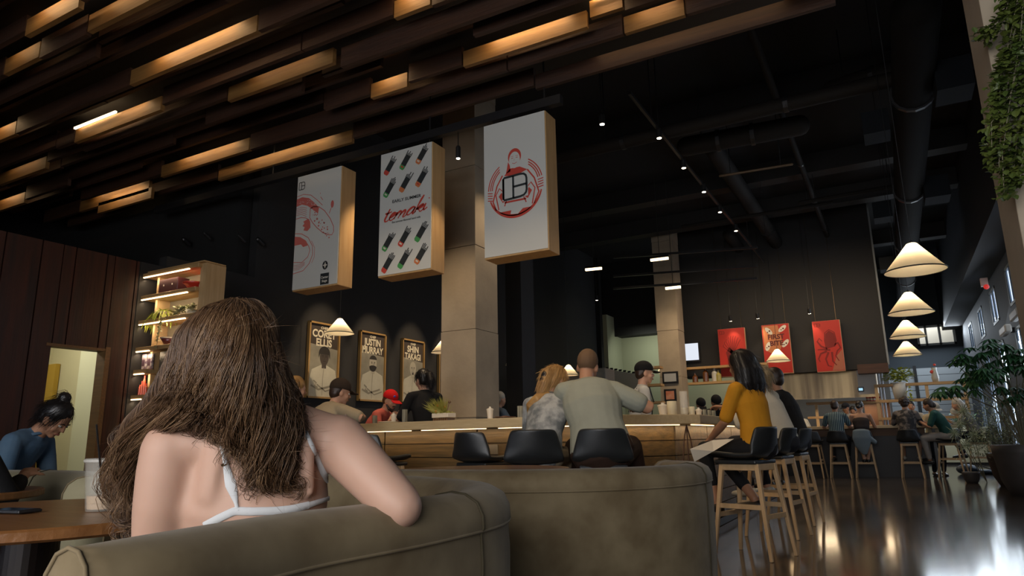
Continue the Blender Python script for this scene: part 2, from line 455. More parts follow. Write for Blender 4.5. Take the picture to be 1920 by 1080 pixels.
duct('ventilation_duct', [atz(1285, 275, 5.6), atz(1500, 235, 5.6)], .16, 'fat duct stub crossing the thin pipe under the black ceiling', rings=[.3, .6])
duct('ventilation_duct', [atz(1560, 170, 5.7), atz(1720, 118, 5.7)], .15, 'fat duct piece high above the round pendant lamps', rings=[.5])
bigd = duct('ventilation_duct', [(.62, 7.0, 4.9), (.62, 10, 4.9), (.62, 26, 4.9)], .22, 'big round main duct above the row of conical pendants', mat('main_duct_grey', (.0055, .005, .0045), .85, spec=.12), rings=[.1, .3, .5, .7])
for yy in (8.5, 12.5, 17):
    for c_, s_ in (((.98, yy, 4.75), (.35, .45, .35)), ((.2, yy+1.0, 4.8), (.3, .4, .3))): obj('outlet_box', MB().box(c_, s_), mat('duct_outlet_blue', (.008, .010, .013), .8, spec=.15), bigd)
for k, (yy, z) in enumerate(((8.2, 6.2), (11.0, 6.2), (14.6, 6.2), (17.0, 6.2), (21.5, 6.2), (25, 6.2))):
    mb = MB(); mb.b2((-15.5, yy, z), (2.3, yy+.2, z+.4)); mb.b2((-15.5, yy-.08, z-.03), (2.3, yy+.28, z)); struct('beam_%d' % (k+2), mb, mat('painted_steel_beam', (.012, .0105, .010), .7))
duct('sprinkler_pipe', [atz(1350, 330, 5.2), atz(1485, 308, 5.2)], .02, 'thin sprinkler pipe crossing between the two round ducts', mat('bronze_pipe', (.12, .075, .04), .5))
for i, (a, b) in enumerate((((1280, 425), (1560, 380)), ((1110, 590), (1240, 570)), ((1500, 380), (1700, 345)))):
    duct('sprinkler_pipe', [atz(*a, 5.6), atz(*b, 5.6)], .04, ['thin black pipe under the ceiling behind the fat duct', 'thin black pipe above the sage green wall', 'thin black pipe beyond the kitchen under the ceiling'][i])
# spot lamps on a long track
tk = thing('lighting_track', 'black lighting track running away across the dark ceiling', 'lighting track', (-2.46, 8, 5.1))
obj('rail', MB().b2((-2.48, 7.6, 5.12), (-2.44, 17.5, 5.16)), satin_black, tk, world=True)
for yy in (8.5, 15.5): obj('rod', MB().tube([(-2.46, yy, 5.16), (-2.46, yy, 6.6)], .008, 6), satin_black, tk, world=True)
def spot_lamp(p, label, energy=55, group='spot lamps under the black ceiling', dirn=(0, 0, -1), r_=.04, glow=True, stem=.0, cone=70):
    t = thing('spot_lamp', label, 'spot lamp', p, 0, group)
    mb = MB(); rot = Vector(dirn).to_track_quat('-Z', 'Y').to_matrix()
    mb.lathe((0, 0, 0), [(r_*.85, .0), (r_, .01), (r_, .13), (r_*.7, .15)], 14, rot=rot); obj('lamp_body', mb, satin_black, t, smooth=False)
    mb = MB(); mb.lathe(rot @ Vector((0, 0, -.004)), [(.002, 0), (r_*.8, 0), (r_*.8, .01)], 14, rot=rot); obj('lens', mb, bulb_m if glow else satin_black, t)
    if stem: obj('stem', MB().tube([(0, 0, .13), (0, 0, .13+stem)], .006, 6), satin_black, t)
    if energy: light('spot_light', 'SPOT', Vector(p)+Vector(dirn).normalized()*.03, energy, WARM2, dirn, .03, spot=cone, blend=.7)
    return t
SPOTS = [(1129, 233), (1236, 259), (1282, 315), (1320, 360), (1350, 398), (1380, 433)]
for i, (x, y) in enumerate(SPOTS):
    p = atz(x, y, 5.0)
    spot_lamp(p, ['nearest black spot lamp under the ceiling, right of the emblem sign', 'second spot lamp along the ceiling, beside the track start', 'third spot lamp hanging from the long track', 'fourth spot lamp hanging from the long track', 'fifth spot lamp hanging from the long track', 'farthest spot lamp hanging from the long track'][i], 110, stem=.0 if i > 1 else 1.48)
for x, y, z, lb in ((1240, 565, 4.0, 'tiny spot lamp glowing beside the sage wall column'), (1030, 583, 4.4, 'tiny spot lamp above the black partition, left one'), (1119, 563, 4.6, 'tiny spot lamp above the black partition, right one'), (1370, 602, 4.2, 'small pale spot lamp above the left red banner'), (1421, 597, 4.2, 'small pale spot lamp above the middle red banner'), (1518, 588, 4.2, 'small pale spot lamp above the octopus banner')):
    p = aty(x, y, 18.2 if x > 1300 else 18.9)
    spot_lamp(p, lb, 15 if x > 1300 else 0, dirn=(0, .35, -1) if x > 1300 else (0, 0, -1), stem=6.47-p.z, cone=60)
# linear lamps over the kitchen
for i, (a, b) in enumerate((((1220, 488), (1253, 484)), ((1248, 541), (1276, 538)), ((1098, 506), (1128, 503)))):
    p, q = aty(*a, 14), aty(*b, 14); c = (p+q)/2
    t = thing('linear_lamp', ['glowing bar lamp hung high in front of the far column', 'lower glowing bar lamp hung in front of the far column', 'glowing bar lamp hung left of the far column'][i], 'lamp', c)
    obj('housing', MB().bar((p-c)*1.02+Vector((0, 0, .05)), (q-c)*1.02+Vector((0, 0, .05)), .07, .05), satin_black, t)
    obj('diffuser', MB().bar(p-c, q-c, .05, .05), led_m, t)
    obj('rod', MB().tube([(0, 0, .05), (0, 0, 6.6-c.z)], .006, 6), satin_black, t)
# horizontal black rails in front of the far column
for i, y_ in enumerate((476, 511, 534)):
    p, q = aty(1150, y_+7, 15.5), aty(1420, y_-12, 15.5)
    tag(obj('ceiling_rail', MB().bar(p, q, .06, .05), satin_black), ['upper', 'middle', 'lower'][i]+' black rail crossing in front of the far concrete column', 'rail')

# ------------------------------------------------------------------ slatted timber ceiling
led_lines = [  # x0, x1, row, whether the strip itself shows
]
PITCH_Y = .25
rows = [1.3+PITCH_Y*i for i in range(20)]
G = 'timber planks of the slatted ceiling'
LIT = {}   # row index -> list of (x0, x1, energy, mode)
def near_row(Y): return min(range(len(rows)), key=lambda i: abs(rows[i]-Y))
def slat(x0, x1, Y, z, h, m_=slat_m, label=None, w=.048):
    mb = MB().b2((x0, Y-w/2, z), (x1, Y+w/2, z+h))
    o = obj('ceiling_plank', mb, m_)
    tag(o, label or 'dark stained timber plank in the slatted ceiling, not lit by a strip', 'ceiling plank', G)
    return o
# lit pieces: (px of left end, px of right end) of the lower edge, assumed at the plank underside z
lit_spec = [
    ((240, 158), (480, 58), 4.60, 'broad glowing amber plank of the ceiling, upper left', 'face', 26),
    ((135, 266), (295, 203), 4.60, 'ceiling plank with a bright light strip along its top edge', 'strip', 14),
    ((290, 328), (455, 276), 4.60, 'glowing plank above the shelf unit, right of the bright strip', 'face', 16),
    ((437, 349), (687, 281), 4.60, 'glowing amber plank end just above the eel sign', 'face', 16),
    ((160, 400), (290, 362), 4.60, 'short glowing plank, first above the shelf unit', 'face', 10),
    ((190, 402), (292, 374), 4.48, 'short glowing plank, lowest above the shelf unit', 'face', 10),
    ((30, 60), (125, 2), 4.62, 'glowing plank in the top left corner', 'face', 10),
    ((183, 69), (311, 0), 4.62, 'plank with a thin glowing slit, left of the broad amber plank', 'slit', 10),
    ((0, 137), (62, 102), 4.62, 'thin glowing slit plank at the far upper left', 'slit', 6),
    ((0, 348), (82, 314), 4.60, 'thin glowing slit plank at the left above the plank wall', 'slit', 6),
    ((440, 196), (632, 123), 4.60, 'plank with a long thin glowing slit in the middle of the ceiling', 'slit', 10),
    ((692, 182), (760, 160), 4.60, 'short amber lit plank end above the temaki sign', 'face', 6),
    ((882, 136), (1110, 62), 4.62, 'long glowing amber plank near the right edge of the slats', 'face', 22),
    ((1113, 42), (1172, 20), 4.70, 'plank with a bright light strip near the right edge of the slats', 'strip', 12),
    ((728, 25), (800, 2), 4.62, 'red amber lit plank at the top middle of the ceiling', 'face', 8),
    ((0, 402), (65, 385), 4.55, 'short lit plank low at the left above the plank wall', 'face', 6),
    ((0, 275), (48, 258), 4.60, 'short amber lit plank left of the bright strip', 'face', 5),
    ((1000, 163), (1566, 1), 4.60, 'very long orange edged plank along the open right end of the slats', 'edge', 7),
    ((1180, 75), (1290, 40), 4.60, 'orange edged plank end beside the open black ceiling', 'slit', 10),
]
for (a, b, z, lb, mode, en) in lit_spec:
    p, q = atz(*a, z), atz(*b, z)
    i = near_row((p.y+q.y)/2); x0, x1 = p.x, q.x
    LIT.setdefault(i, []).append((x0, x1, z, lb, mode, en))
for i, Y in enumerate(rows):
    rr = random.Random(100+i)
    lits = sorted(LIT.get(i, [])); gaps = []
    for (x0, x1, z, lb, mode, en) in lits:
        h = .17
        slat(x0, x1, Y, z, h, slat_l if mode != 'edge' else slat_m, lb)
        # the light strip sits in the channel on the camera side of the lit plank
        yl = Y-PITCH_Y*.42
        if mode == 'strip':
            zz = z+h*.93; l = min(x1-x0, 1.0)
            t = thing('light_strip', 'bright linear light strip lying in the slatted ceiling, '+('upper left' if x0 < -4 else 'top right of the slats'), 'light strip', (x0+.06, Y-.07, zz))
            obj('tube', MB().b2((0, -.012, -.012), (l*.85, .012, .012)), led_m, t)
            light('strip_light', 'AREA', (x0+.06+l*.42, Y-.075, zz+.03), en*.15, WARM, (0, .5, .2), l*.8, .03)
            light('strip_light', 'AREA', ((x0+x1)/2, Y-.10, zz+.02), en*.11, WARM, (0, .9, -1), (x1-x0)*.7, .02)
        else:
            e2 = en if mode != 'slit' else en*.45
            light('channel_light', 'AREA', ((x0+x1)/2+.05*(x1-x0), Y-.125, z+h+.04), e2*.125, WARM, (0, .75, -1), (x1-x0)*.62, .02)
        gaps.append((x0-.02, x1+.02))
        # a raised dark plank on the camera side leaves the lit face open to view
    x = -13.0+rr.random()*1.2
    while x < 3.4:
        L = rr.uniform(1.2, 4.6); x1 = x+L
        z = 4.60+rr.choice((0, 0, .02, .05, .09, .14, -.05, -.08))
        # lower rows next to a lit face must not hide it
        segs = [(x, x1)]
        for g0, g1 in gaps:
            n2 = []
            for s0, s1 in segs:
                if g1 <= s0 or g0 >= s1: n2.append((s0, s1)); continue
                if g0 > s0: n2.append((s0, g0))
                if g1 < s1: n2.append((g1, s1))
            segs = n2
        for s0, s1 in segs:
            if s1-s0 < .15: continue
            zz = z
            for (a0, a1, lz, _, md, _) in LIT.get(i+1, []):
                if a0-.1 < s1 and a1+.1 > s0: zz = lz+(.17 if md != 'slit' else .06)
            slat(s0, s1, Y, zz, .21 if zz < 4.66 else .17)
        x = x1+(.02 if rr.random() < .75 else rr.uniform(.1, .5))
# black deck above the slats
tag(obj('ceiling_raft', MB().b2((-13.2, 1.0, 4.95), (3.5, 6.4, 5.0)), black), 'black raft above the timber slats carrying the planks', 'ceiling raft')
mb = MB().b2((-9.5, 6.01, 4.36), (-2.7, 6.09, 4.46)); rl = obj('hanging_rail', mb, satin_black); tag(rl, 'long black steel rail under the slats, carrying the hanging signs', 'rail')
for x in (-7, -4.4, -2.9): obj('rod', MB().tube([(x, 6.05, 4.46), (x, 6.05, 4.96)], .01, 6), satin_black, rl)
p = aty(859, 297, 6.05); spot_lamp((p.x, 6.05, p.z), 'small black spot lamp hanging in front of the near concrete column', 40, stem=4.36-p.z-.13, r_=.028, group='spot lamps under the slats')
for i, (x, y) in enumerate(((356, 460), (395, 449), (459, 454), (494, 460))):
    p = atx(x, y, -7.85) if i > 1 else aty(x, y, 6.36); q = Vector((p.x, p.y, p.z))
    spot_lamp(q, ['black spot lamp on the dark wall above the shelf unit, first from the planks', 'small black spot lamp on the dark wall, second from the planks', 'small black spot lamp on the dark wall, third from the planks', 'black spot lamp on the dark wall, nearest the eel sign'][i], 0, dirn=(0, 1, -.6), glow=False, r_=.035 if i in (0, 3) else .022, group='spot lamps on the dark wall')
# added warm spots without fixtures that brighten the bar, columns and posters
for x, yy, e, d in ((-5.4, 6.2, 70, (0, .15, -1)), (-3.6, 6.2, 60, (0, 0, -1)), (-2.2, 6.2, 60, (.1, .1, -1)), (-4.6, 3.6, 50, (.0, .75, -1)), (-3.0, 3.3, 50, (0, .75, -1)), (-1.7, 3.4, 60, (0, .6, -1))):
    light('bar_fill_spot', 'SPOT', (x, yy, 4.3), e*1.7, WARM2, d, .04, spot=70, blend=.9)
light('column_fill_spot', 'SPOT', (-5.2, 6.5, 4.9), 170, WARM2, (0, .42, -1), .03, spot=60, blend=.9)  # no lamp body; added to lift the concrete columns
light('column_fill_spot', 'SPOT', (-4.2, 8.2, 5.2), 90, WARM2, (-.35, 0, -1), .03, spot=60, blend=.9)
light('column_fill_spot', 'SPOT', (-4.9, 15.6, 5.6), 170, WARM2, (0, .55, -1), .03, spot=60, blend=.9)
for yy in (8.12, 9.31, 10.48, 11.7):
    light('poster_fill_spot', 'SPOT', (-6.5, yy, 4.4), 230, WARM2, (-1.5, 0, -2.2), .03, spot=34, blend=.6)  # added beam per print, nothing hangs there
# ------------------------------------------------------------------ bar counter
ZT = 1.105
out_front = [(-6.1, 5.80), (-2.22, 5.21), (-1.51, 6.10), (-1.51, 12.0)]
in_front = [(-2.13, 12.0), (-2.13, 6.35), (-2.48, 5.90), (-6.1, 6.45)]
bar = thing('bar_counter', 'long pale oak bar counter bending round the staff area, with lit underside', 'bar counter', (-2.5, 5.9, 0))
obj('countertop', MB().prism(out_front+in_front, ZT-.078, ZT), [bartop_m], bar, world=True, mods=[('bevel', .006, 2)])
struct_mb = MB().prism([(-5.2, 6.3), (-4.75, 6.22), (-4.75, 7.9), (-5.2, 7.9)], ZT-.07, ZT-.001)
mb = MB()
def off(poly, d):
    r_ = []
    for i, p in enumerate(poly):
        a = Vector(poly[max(i-1, 0)]).to_3d(); b = Vector(poly[min(i+1, len(poly)-1)]).to_3d(); t = (b-a).normalized()
        r_.append((p[0]-t.y*d, p[1]+t.x*d))
    return r_
base = off(out_front, .27)
face = off(out_front, .25)
mb.prism(base+in_front, 0.0, ZT-.079); obj('body', mb, black, bar, world=True)
# horizontal boards and upright divisions on the front
for i in range(len(face)-1):
    a, b = Vector((*face[i], 0)), Vector((*face[i+1], 0)); d = (b-a); L = d.length; n = max(1, round(L/1.25)); d.normalize()
    for k in range(n):
        p, q = a+d*(L*k/n+.01), a+d*(L*(k+1)/n-.01); mb = MB()
        for r_ in range(7): z = .10+r_*.132; mb.bar(p+Vector((0, 0, z+.062)), q+Vector((0, 0, z+.062)), .03, .125)
        obj('front_panel', mb, barface_m, bar, world=True)
    mb = MB(); p, q = a+d*.02, b-d*.02; mb.bar(p+Vector((0, 0, .04)), q+Vector((0, 0, .04)), .03, .07); obj('kickboard', mb, black, bar, world=True)
led = off(out_front, .09)
for i in range(3):
    a, b = Vector((*led[i], ZT-.086)), Vector((*led[i+1], ZT-.086)); d = (b-a); L = d.length; d.normalize()
    n = max(1, int(L/.9))
    for k in range(n):
        p = a+d*(L*k/n+.03); q = a+d*(L*(k+1)/n-.12)
        obj('light_strip', MB().bar(p, q, .014, .006), led_m, bar, world=True)
    c = (a+b)/2; nrm = Vector((-d.y, d.x, 0))
    light('bar_strip_light', 'AREA', c+nrm*.03-Vector((0, 0, .02)), 1.0*L, WARM, nrm*.55-Vector((0, 0, 1)), .02, L*.96)
    o_ = COL.objects[-1]
    o_.rotation_euler = (nrm*.5-Vector((0, 0, 1))).to_track_quat('-Z', 'Y').to_euler()
    # long side of the lamp along the counter
    z_ = -(nrm*.5-Vector((0, 0, 1))).normalized(); y_ = d; x_ = y_.cross(z_).normalized(); M = Matrix((x_, y_, z_)).transposed().to_4x4(); M.translation = c+nrm*.03-Vector((0, 0, .02)); o_.matrix_world = M
mb = MB()
q = Vector((*face[0], 0)).lerp(Vector((*face[1], 0)), .72); dd = (Vector((*face[1], 0))-Vector((*face[0], 0))).normalized(); nn = Vector((dd.y, -dd.x, 0))
so = obj('power_socket', MB().bar(q+nn*.022+Vector((0, 0, .83))-dd*.05, q+nn*.022+Vector((0, 0, .83))+dd*.05, .012, .09), mat('socket_grey', (.16, .15, .13), .5), bar, world=True)
obj('outlet', MB().bar(q+nn*.03+Vector((0, 0, .85))-dd*.03, q+nn*.03+Vector((0, 0, .85))+dd*.03, .008, .02), satin_black, so, world=True) if False else None
# bag hook and hanging cords under the counter end
mb = MB(); h = Vector((-1.62, 6.05, ZT-.09))
for k in (-1, 0, 1): mb.tube([h, h+Vector((.02*k, .03*k, -.12)), h+Vector((.05*k, .05*k, -.42))], .006, 6)
tag(obj('bag_strap', mb, mat('brown_strap', (.07, .03, .015), .6)), 'dark brown straps hanging from a hook under the bar corner', 'strap')

# ------------------------------------------------------------------ bar stools
stool_wood = wood('stool_ash', (.60, .42, .25), (.52, .35, .19), .5, grain=(12, 12, 1), scale=3)
def make_stool(label, group, rz=0.0, loc=(0, 0, 0), legs=True):
    t = thing('bar_stool', label, 'bar stool', loc, rz, group)
    n, k = 13, 16; mb = MB(); vs = []
    prof = [(.215, .745, .40), (.20, .762, .41), (.12, .755, .425), (.03, .745, .43), (-.06, .742, .435), (-.13, .748, .435), (-.175, .765, .435), (-.20, .80, .425), (-.213, .85, .405), (-.223, .90, .375), (-.232, .945, .345), (-.238, .975, .325), (-.24, .985, .29)]
    for i, (y, z, w) in enumerate(prof):
        f = min(1, max(0, (i-5)/3.0)); 
        for j in range(k+1):
            s_ = -1+2*j/k; x = s_*w/2
            vs.append((x, y+f*.075*s_*s_, z+(1-f)*(.035*abs(s_)**3) - f*.012*s_**4))
    fs = [(i*(k+1)+j, i*(k+1)+j+1, (i+1)*(k+1)+j+1, (i+1)*(k+1)+j) for i in range(n-1) for j in range(k)]
    mb.add(vs, fs); s_ = obj('seat_shell', mb, leather, t, smooth=True); md = s_.modifiers.new('s', 'SOLIDIFY'); md.thickness = .035; md.offset = 0
    md = s_.modifiers.new('u', 'SUBSURF'); md.levels = 1; md.render_levels = 1
    obj('seat_pad', MB().box((0, .02, .715), (.34, .36, .035)), leather, t, mods=[('bevel', .012, 2)])
    for sx in (-1, 1):
        for sy in (-1, 1):
            obj('leg', MB().bar((sx*.135, sy*.15, .70), (sx*.20, sy*.235, 0.0), .036, .036, up=(0, 1, 0), w2=.026, h2=.026), stool_wood, t, mods=[('bevel', .004, 1)])
    mb = MB()
    for sx in (-1, 1): mb.bar((sx*.138, -.16, .675), (sx*.138, .16, .675), .022, .05)
    for sy in (-1, 1): mb.bar((-.14, sy*.152, .675), (.14, sy*.152, .675), .022, .05)
    obj('seat_frame', mb, stool_wood, t, mods=[('bevel', .004, 1)])
    def lp(sx, sy, z): f = 1-z/.70; return Vector((sx*(.135+.065*f), sy*(.15+.085*f), z))
    for sx in (-1, 1): obj('stretcher', MB().bar(lp(sx, -1, .38), lp(sx, 1, .38), .020, .035), stool_wood, t)
    for sy in (-1, 1): obj('stretcher', MB().bar(lp(-1, sy, .31), lp(1, sy, .31), .020, .035), stool_wood, t)
    return t
def hd(deg): return -R(deg)
G1 = 'bar stools at the bar counter'
st0 = make_stool('black seated stool under the woman in the mustard top, nearest its end of the bar', G1, hd(-72), (-1.10, 5.87, 0))
dup(st0, (-1.10, 7.08, 0), hd(-80), 'black seated stool under the woman in the white blouse')
dup(st0, (-1.08, 8.15, 0), hd(-82), 'black seated stool beyond the woman in the white blouse')
def at_seat(x, D): p = atd(x, 870, D); return (p.x, p.y, 0)
dup(st0, at_seat(1131, 4.95), hd(-22), 'black shell stool under the man in the grey green shirt')
dup(st0, at_seat(1001, 5.0), hd(-27), 'black shell stool under the woman in the tie-dye shirt')
dup(st0, at_seat(906, 5.85), hd(10), 'empty black shell stool, second from the tie-dye shirt woman toward the planter box')
dup(st0, at_seat(712, 6.35), hd(8), 'empty black shell stool beside the woman\'s raised arm, behind the booths')
dup(st0, at_seat(612, 6.6), hd(12), 'black stool under the man in the tan T-shirt at the bar')
G2 = 'bar stools at the far kitchen counter'
fx = []
for (x, lb, rz) in ((1530, 'empty black stool at the far counter, beside the striped shirt man', 5), (1579, 'stool under the man in the blue striped shirt', 0), (1627, 'stool under the bare-backed woman with a denim jacket', 0), (1714, 'stool under the person in the dark floral shirt', 4), (1790, 'stool under the person in the dark green shirt at the counter end', -75)):
    p = atz(x, 896.5, 0); fx.append(p)
    dup(st0, (p.x, p.y if x < 1780 else 16.95, 0), hd(rz), lb, G2)
p = atz(1840, 889, 0); dup(st0, (1.45, 17.9, 0), hd(-85), 'stool behind the green shirt person, half hidden at the counter end', G2)

# ------------------------------------------------------------------ curved velvet booths and tables
def smooth_path(pts, n=6):
    P = [Vector((*p, 0)) for p in pts]; P = [P[0]*2-P[1]]+P+[P[-1]*2-P[-2]]; r_ = []
    for i in range(1, len(P)-2):
        for k in range(n):
            t = k/n; a, b, c, d = P[i-1], P[i], P[i+1], P[i+2]
            r_.append(.5*((2*b)+(c-a)*t+(2*a-5*b+4*c-d)*t*t+(3*b-a-3*c+d)*t**3))
    r_.append(P[-2]); return r_
def sweep(path, prof, tp={}):
    """prof in (offset to the right of travel, z), closed"""
    mb = MB(); vs = []; n = len(prof); k = len(path)
    for i, p in enumerate(path):
        t = (path[min(i+1, k-1)]-path[max(i-1, 0)]).normalized(); r_ = Vector((t.y, -t.x, 0))
        for (o_, z) in prof: vs.append(p+r_*o_*tp.get(i, 1)+Vector((0, 0, z)))
    fs = [(i*n+j, i*n+(j+1) % n, (i+1)*n+(j+1) % n, (i+1)*n+j) for i in range(k-1) for j in range(n)]
    fs += [tuple(range(n-1, -1, -1)), tuple(range((k-1)*n, k*n))]
    return mb.add(vs, fs)
BACK = [(.072, .06), (.085, .20), (.092, .45), (.094, .62), (.090, .688), (.097, .704), (.095, .732), (.079, .763), (.045, .782), (.005, .787), (-.04, .778), (-.075, .752), (-.092, .71), (-.094, .65), (-.085, .52), (-.08, .40), (-.07, .06)]
def booth(name, label, pts, seams, matl=velvet, seat=True, seat_w=.52, taper=False):
    path = smooth_path(pts); t = thing(name, label, 'sofa', (pts[0][0], pts[0][1], 0))
    TP = {0: .42, 1: .60, 2: .76, 3: .88, 4: .96} if taper else {}
    o = obj('backrest', sweep(path, BACK, TP), matl, t, world=True, smooth=True)
    k = len(path)
    rr = lambda i: (lambda d: Vector((d.y, -d.x, 0)))((path[min(i+1, k-1)]-path[max(i-1, 0)]).normalized())
    obj('seam_piping', MB().tube([p+rr(i)*.095*TP.get(i, 1)+Vector((0, 0, .695)) for i, p in enumerate(path)], .0035, 6), matl, o, world=True, smooth=True)
    pr = [Vector((0, 0, 0))]
    for f in seams:
        i = int(f*(k-1)); p = path[i]; q = rr(i); d = (path[min(i+1, k-1)]-path[max(i-1, 0)]).normalized()
        obj('seam_piping', MB().tube([p+q*(a+math.copysign(.002, a))+Vector((0, 0, z+.001)) for a, z in BACK[:-3]], .004, 6), mat('piping_dark', (.05, .04, .02), .8), o, world=True, smooth=True)
    for i in (0, k-1):
        obj('end_piping', MB().tube([path[i]+rr(i)*a*TP.get(i, 1)+Vector((0, 0, z)) for a, z in BACK], .0035, 6), velvet, o, world=True, smooth=True)
    if seat:
        sp = [path[i]-rr(i)*(seat_w/2+.1) for i in range(k)]
        a = seat_w/2
        SEAT = [(a, .12), (a, .40), (a-.03, .435), (0, .45), (-a+.05, .44), (-a, .40), (-a-.01, .30), (-a, .12)]
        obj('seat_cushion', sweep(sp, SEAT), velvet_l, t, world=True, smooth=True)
        obj('plinth', sweep(sp, [(a-.05, 0), (a-.05, .12), (-a+.05, .12), (-a+.05, 0)]), black, t, world=True)
    return t
b1 = booth('curved_booth_sofa', 'nearest olive velvet curved booth, under the long-haired woman\'s arm', [(-1.0, .56), (-1.04, .74), (-1.07, 1.0), (-1.04, 1.35), (-1.08, 1.72), (-1.34, 2.05), (-1.8, 2.24), (-2.4, 2.3), (-3.0, 2.12)], (.44,), taper=True)
b2 = booth('curved_booth_sofa', 'second olive velvet curved booth, in front of the bar stools', [(-2.3, 2.74), (-1.85, 2.72), (-1.45, 2.82), (-1.15, 3.05), (-.98, 3.4), (-1.0, 3.8), (-1.22, 4.02)], (.74,))
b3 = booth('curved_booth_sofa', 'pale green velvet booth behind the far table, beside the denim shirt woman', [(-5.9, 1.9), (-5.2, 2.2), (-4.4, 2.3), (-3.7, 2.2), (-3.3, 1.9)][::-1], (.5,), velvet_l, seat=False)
# the booth seat faces the camera
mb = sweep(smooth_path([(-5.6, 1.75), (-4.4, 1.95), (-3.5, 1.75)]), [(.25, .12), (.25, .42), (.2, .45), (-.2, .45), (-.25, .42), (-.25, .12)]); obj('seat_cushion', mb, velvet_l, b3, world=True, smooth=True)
def round_table(label, c, r_, z, top=stain_m, pr=.08):
    t = thing('round_table', label, 'table', (c[0], c[1], 0))
    obj('tabletop', MB().lathe((0, 0, 0), [(r_-.012, z-.035), (r_, z-.028), (r_, z-.006), (r_-.006, z)], 64), top, t)
    obj('pedestal', MB().lathe((0, 0, 0), [(pr, .03), (pr, z-.035)], 28), mat('pedestal_black', (.02, .014, .012), .3, metal=.4), t, smooth=False)
    obj('foot', MB().lathe((0, 0, 0), [(r_*.55, 0), (r_*.55, .012), (pr, .03)], 32), satin_black, t)
    return t
round_table('brown round pedestal table with the iced coffee cup', (-2.42, 1.24), .56, .72)
round_table('brown round table at the left edge by the pale booth', (-4.05, 1.55), .5, .72)
round_table('brown round table between the second booth and the bar', (-2.1, 3.42), .50, .76)
# iced drink, straw, phone
p = atz(190, 958, .72)
cup = thing('iced_coffee_cup', 'clear plastic iced coffee cup half empty beside the woman\'s hair', 'cup', p)
obj('cup_wall', MB().lathe((0, 0, 0), [(.044, .001), (.046, .01), (.060, .148), (.063, .151), (.060, .152), (.057, .146), (.043, .012), (.040, .006)], 32, close=False), mat('frosted_plastic', (.80, .80, .76), .3, alpha=.2), cup, smooth=True)
obj('drink', MB().lathe((0, 0, 0), [(.041, .008), (.0455, .048)], 32), mat('milky_coffee', (.62, .42, .24), .3), cup)
obj('ice', MB().ball((.0, 0, .085), (.040, .040, .036), 10, 7).ball((.02, -.01, .11), (.026, .026, .02), 8, 6), mat('pale_ice', (.72, .71, .66), .3, alpha=.3), cup)
obj('lid', MB().lathe((0, 0, 0), [(.061, .150), (.064, .152), (.064, .158), (.058, .162), (.01, .163)], 32), mat('clear_lid', (.85, .85, .82), .3, alpha=.5), cup)
a = Vector((.006, .0, .03)); b = atd(181, 797, 2.1)-p; obj('straw', MB().tube([a, b], .003, 8), satin_black, cup)
p = atz(25, 961, .722)
ph = thing('smartphone', 'dark smartphone lying on the brown table', 'phone', p, R(10))
obj('case', MB().box((0, 0, .005), (.15, .075, .009)), satin_black, ph, mods=[('bevel', .003, 2)])
obj('screen', MB().box((0, 0, .0105), (.14, .068, .001)), mat('phone_screen', (.02, .02, .025), .08), ph)

# ------------------------------------------------------------------ flat artwork helpers
def plane_xz(x0, z0, y): return lambda u, v, l=0: Vector((x0+u, y-.0012*l, z0+v))
def plane_yz(y0, z0, x): return lambda u, v, l=0: Vector((x+.0012*l, y0+u, z0+v))
def poly(mb, P, pts, l=1):
    tr = tessellate_polygon([[Vector((a, b, 0)) for a, b in pts]]); vs = [P(a, b, l) for a, b in pts]
    return mb.add(vs, [tuple(t) for t in tr])
def circ(cx, cy, r_, n=24, ry=None, a0=0, a1=360): return [(cx+r_*math.cos(R(a0+(a1-a0)*i/n)), cy+(ry or r_)*math.sin(R(a0+(a1-a0)*i/n))) for i in range(n+(0 if a1-a0 == 360 else 1))]
def stroke(mb, P, pts, w, l=1, closed=False):
    pts = [Vector((a, b)) for a, b in pts]
    if closed: pts = pts+[pts[0], pts[1]]
    k = len(pts); L = []; Rr = []
    for i, p in enumerate(pts):
        d = (pts[min(i+1, k-1)]-pts[max(i-1, 0)]); d = d.normalized() if d.length > 0 else Vector((1, 0)); nr = Vector((-d.y, d.x))
        ww = w(i/(k-1)) if callable(w) else w
        L.append(p+nr*ww/2); Rr.append(p-nr*ww/2)
    return mb.add([P(a.x, a.y, l) for a in L]+[P(a.x, a.y, l) for a in Rr], [(i, i+1, k+i+1, k+i) for i in range(k-1)])
def text(mb, P, s, u, v, size, l=2, shear=0, bold=0.0, align='CENTER', rot=0, sx=1.0):
    c = bpy.data.curves.new('t', 'FONT'); c.body = s; c.size = size; c.align_x = align; c.shear = shear; c.offset = bold; c.resolution_u = 3
    o = bpy.data.objects.new('t', c); COL.objects.link(o); dg = bpy.context.evaluated_depsgraph_get(); me = bpy.data.meshes.new_from_object(o.evaluated_get(dg))
    cr, sr = math.cos(R(rot)), math.sin(R(rot))
    mb.add([P(u+(q.co.x*cr*sx-q.co.y*sr), v+(q.co.x*sr*sx+q.co.y*cr), l) for q in me.vertices], [list(f.vertices) for f in me.polygons])
    bpy.data.objects.remove(o); bpy.data.curves.remove(c); bpy.data.meshes.remove(me); return mb
def db_logo(mb, P, u, v, w, h, s, l=3, sk=0.0):
    f = lambda a, b: (u+a*w, v+b*h+a*w*sk)
    o_ = [(0, .05), (0, .95), (.05, 1), (.72, 1), (.88, .97), (.97, .88), (1, .75), (1, .25), (.97, .12), (.88, .03), (.72, 0), (.05, 0)]
    stroke(mb, P, [f(*q) for q in o_], s, l, True); stroke(mb, P, [f(.43, 0), f(.43, 1)], s, l); stroke(mb, P, [f(.43, .5), f(1, .5)], s, l)
    return mb

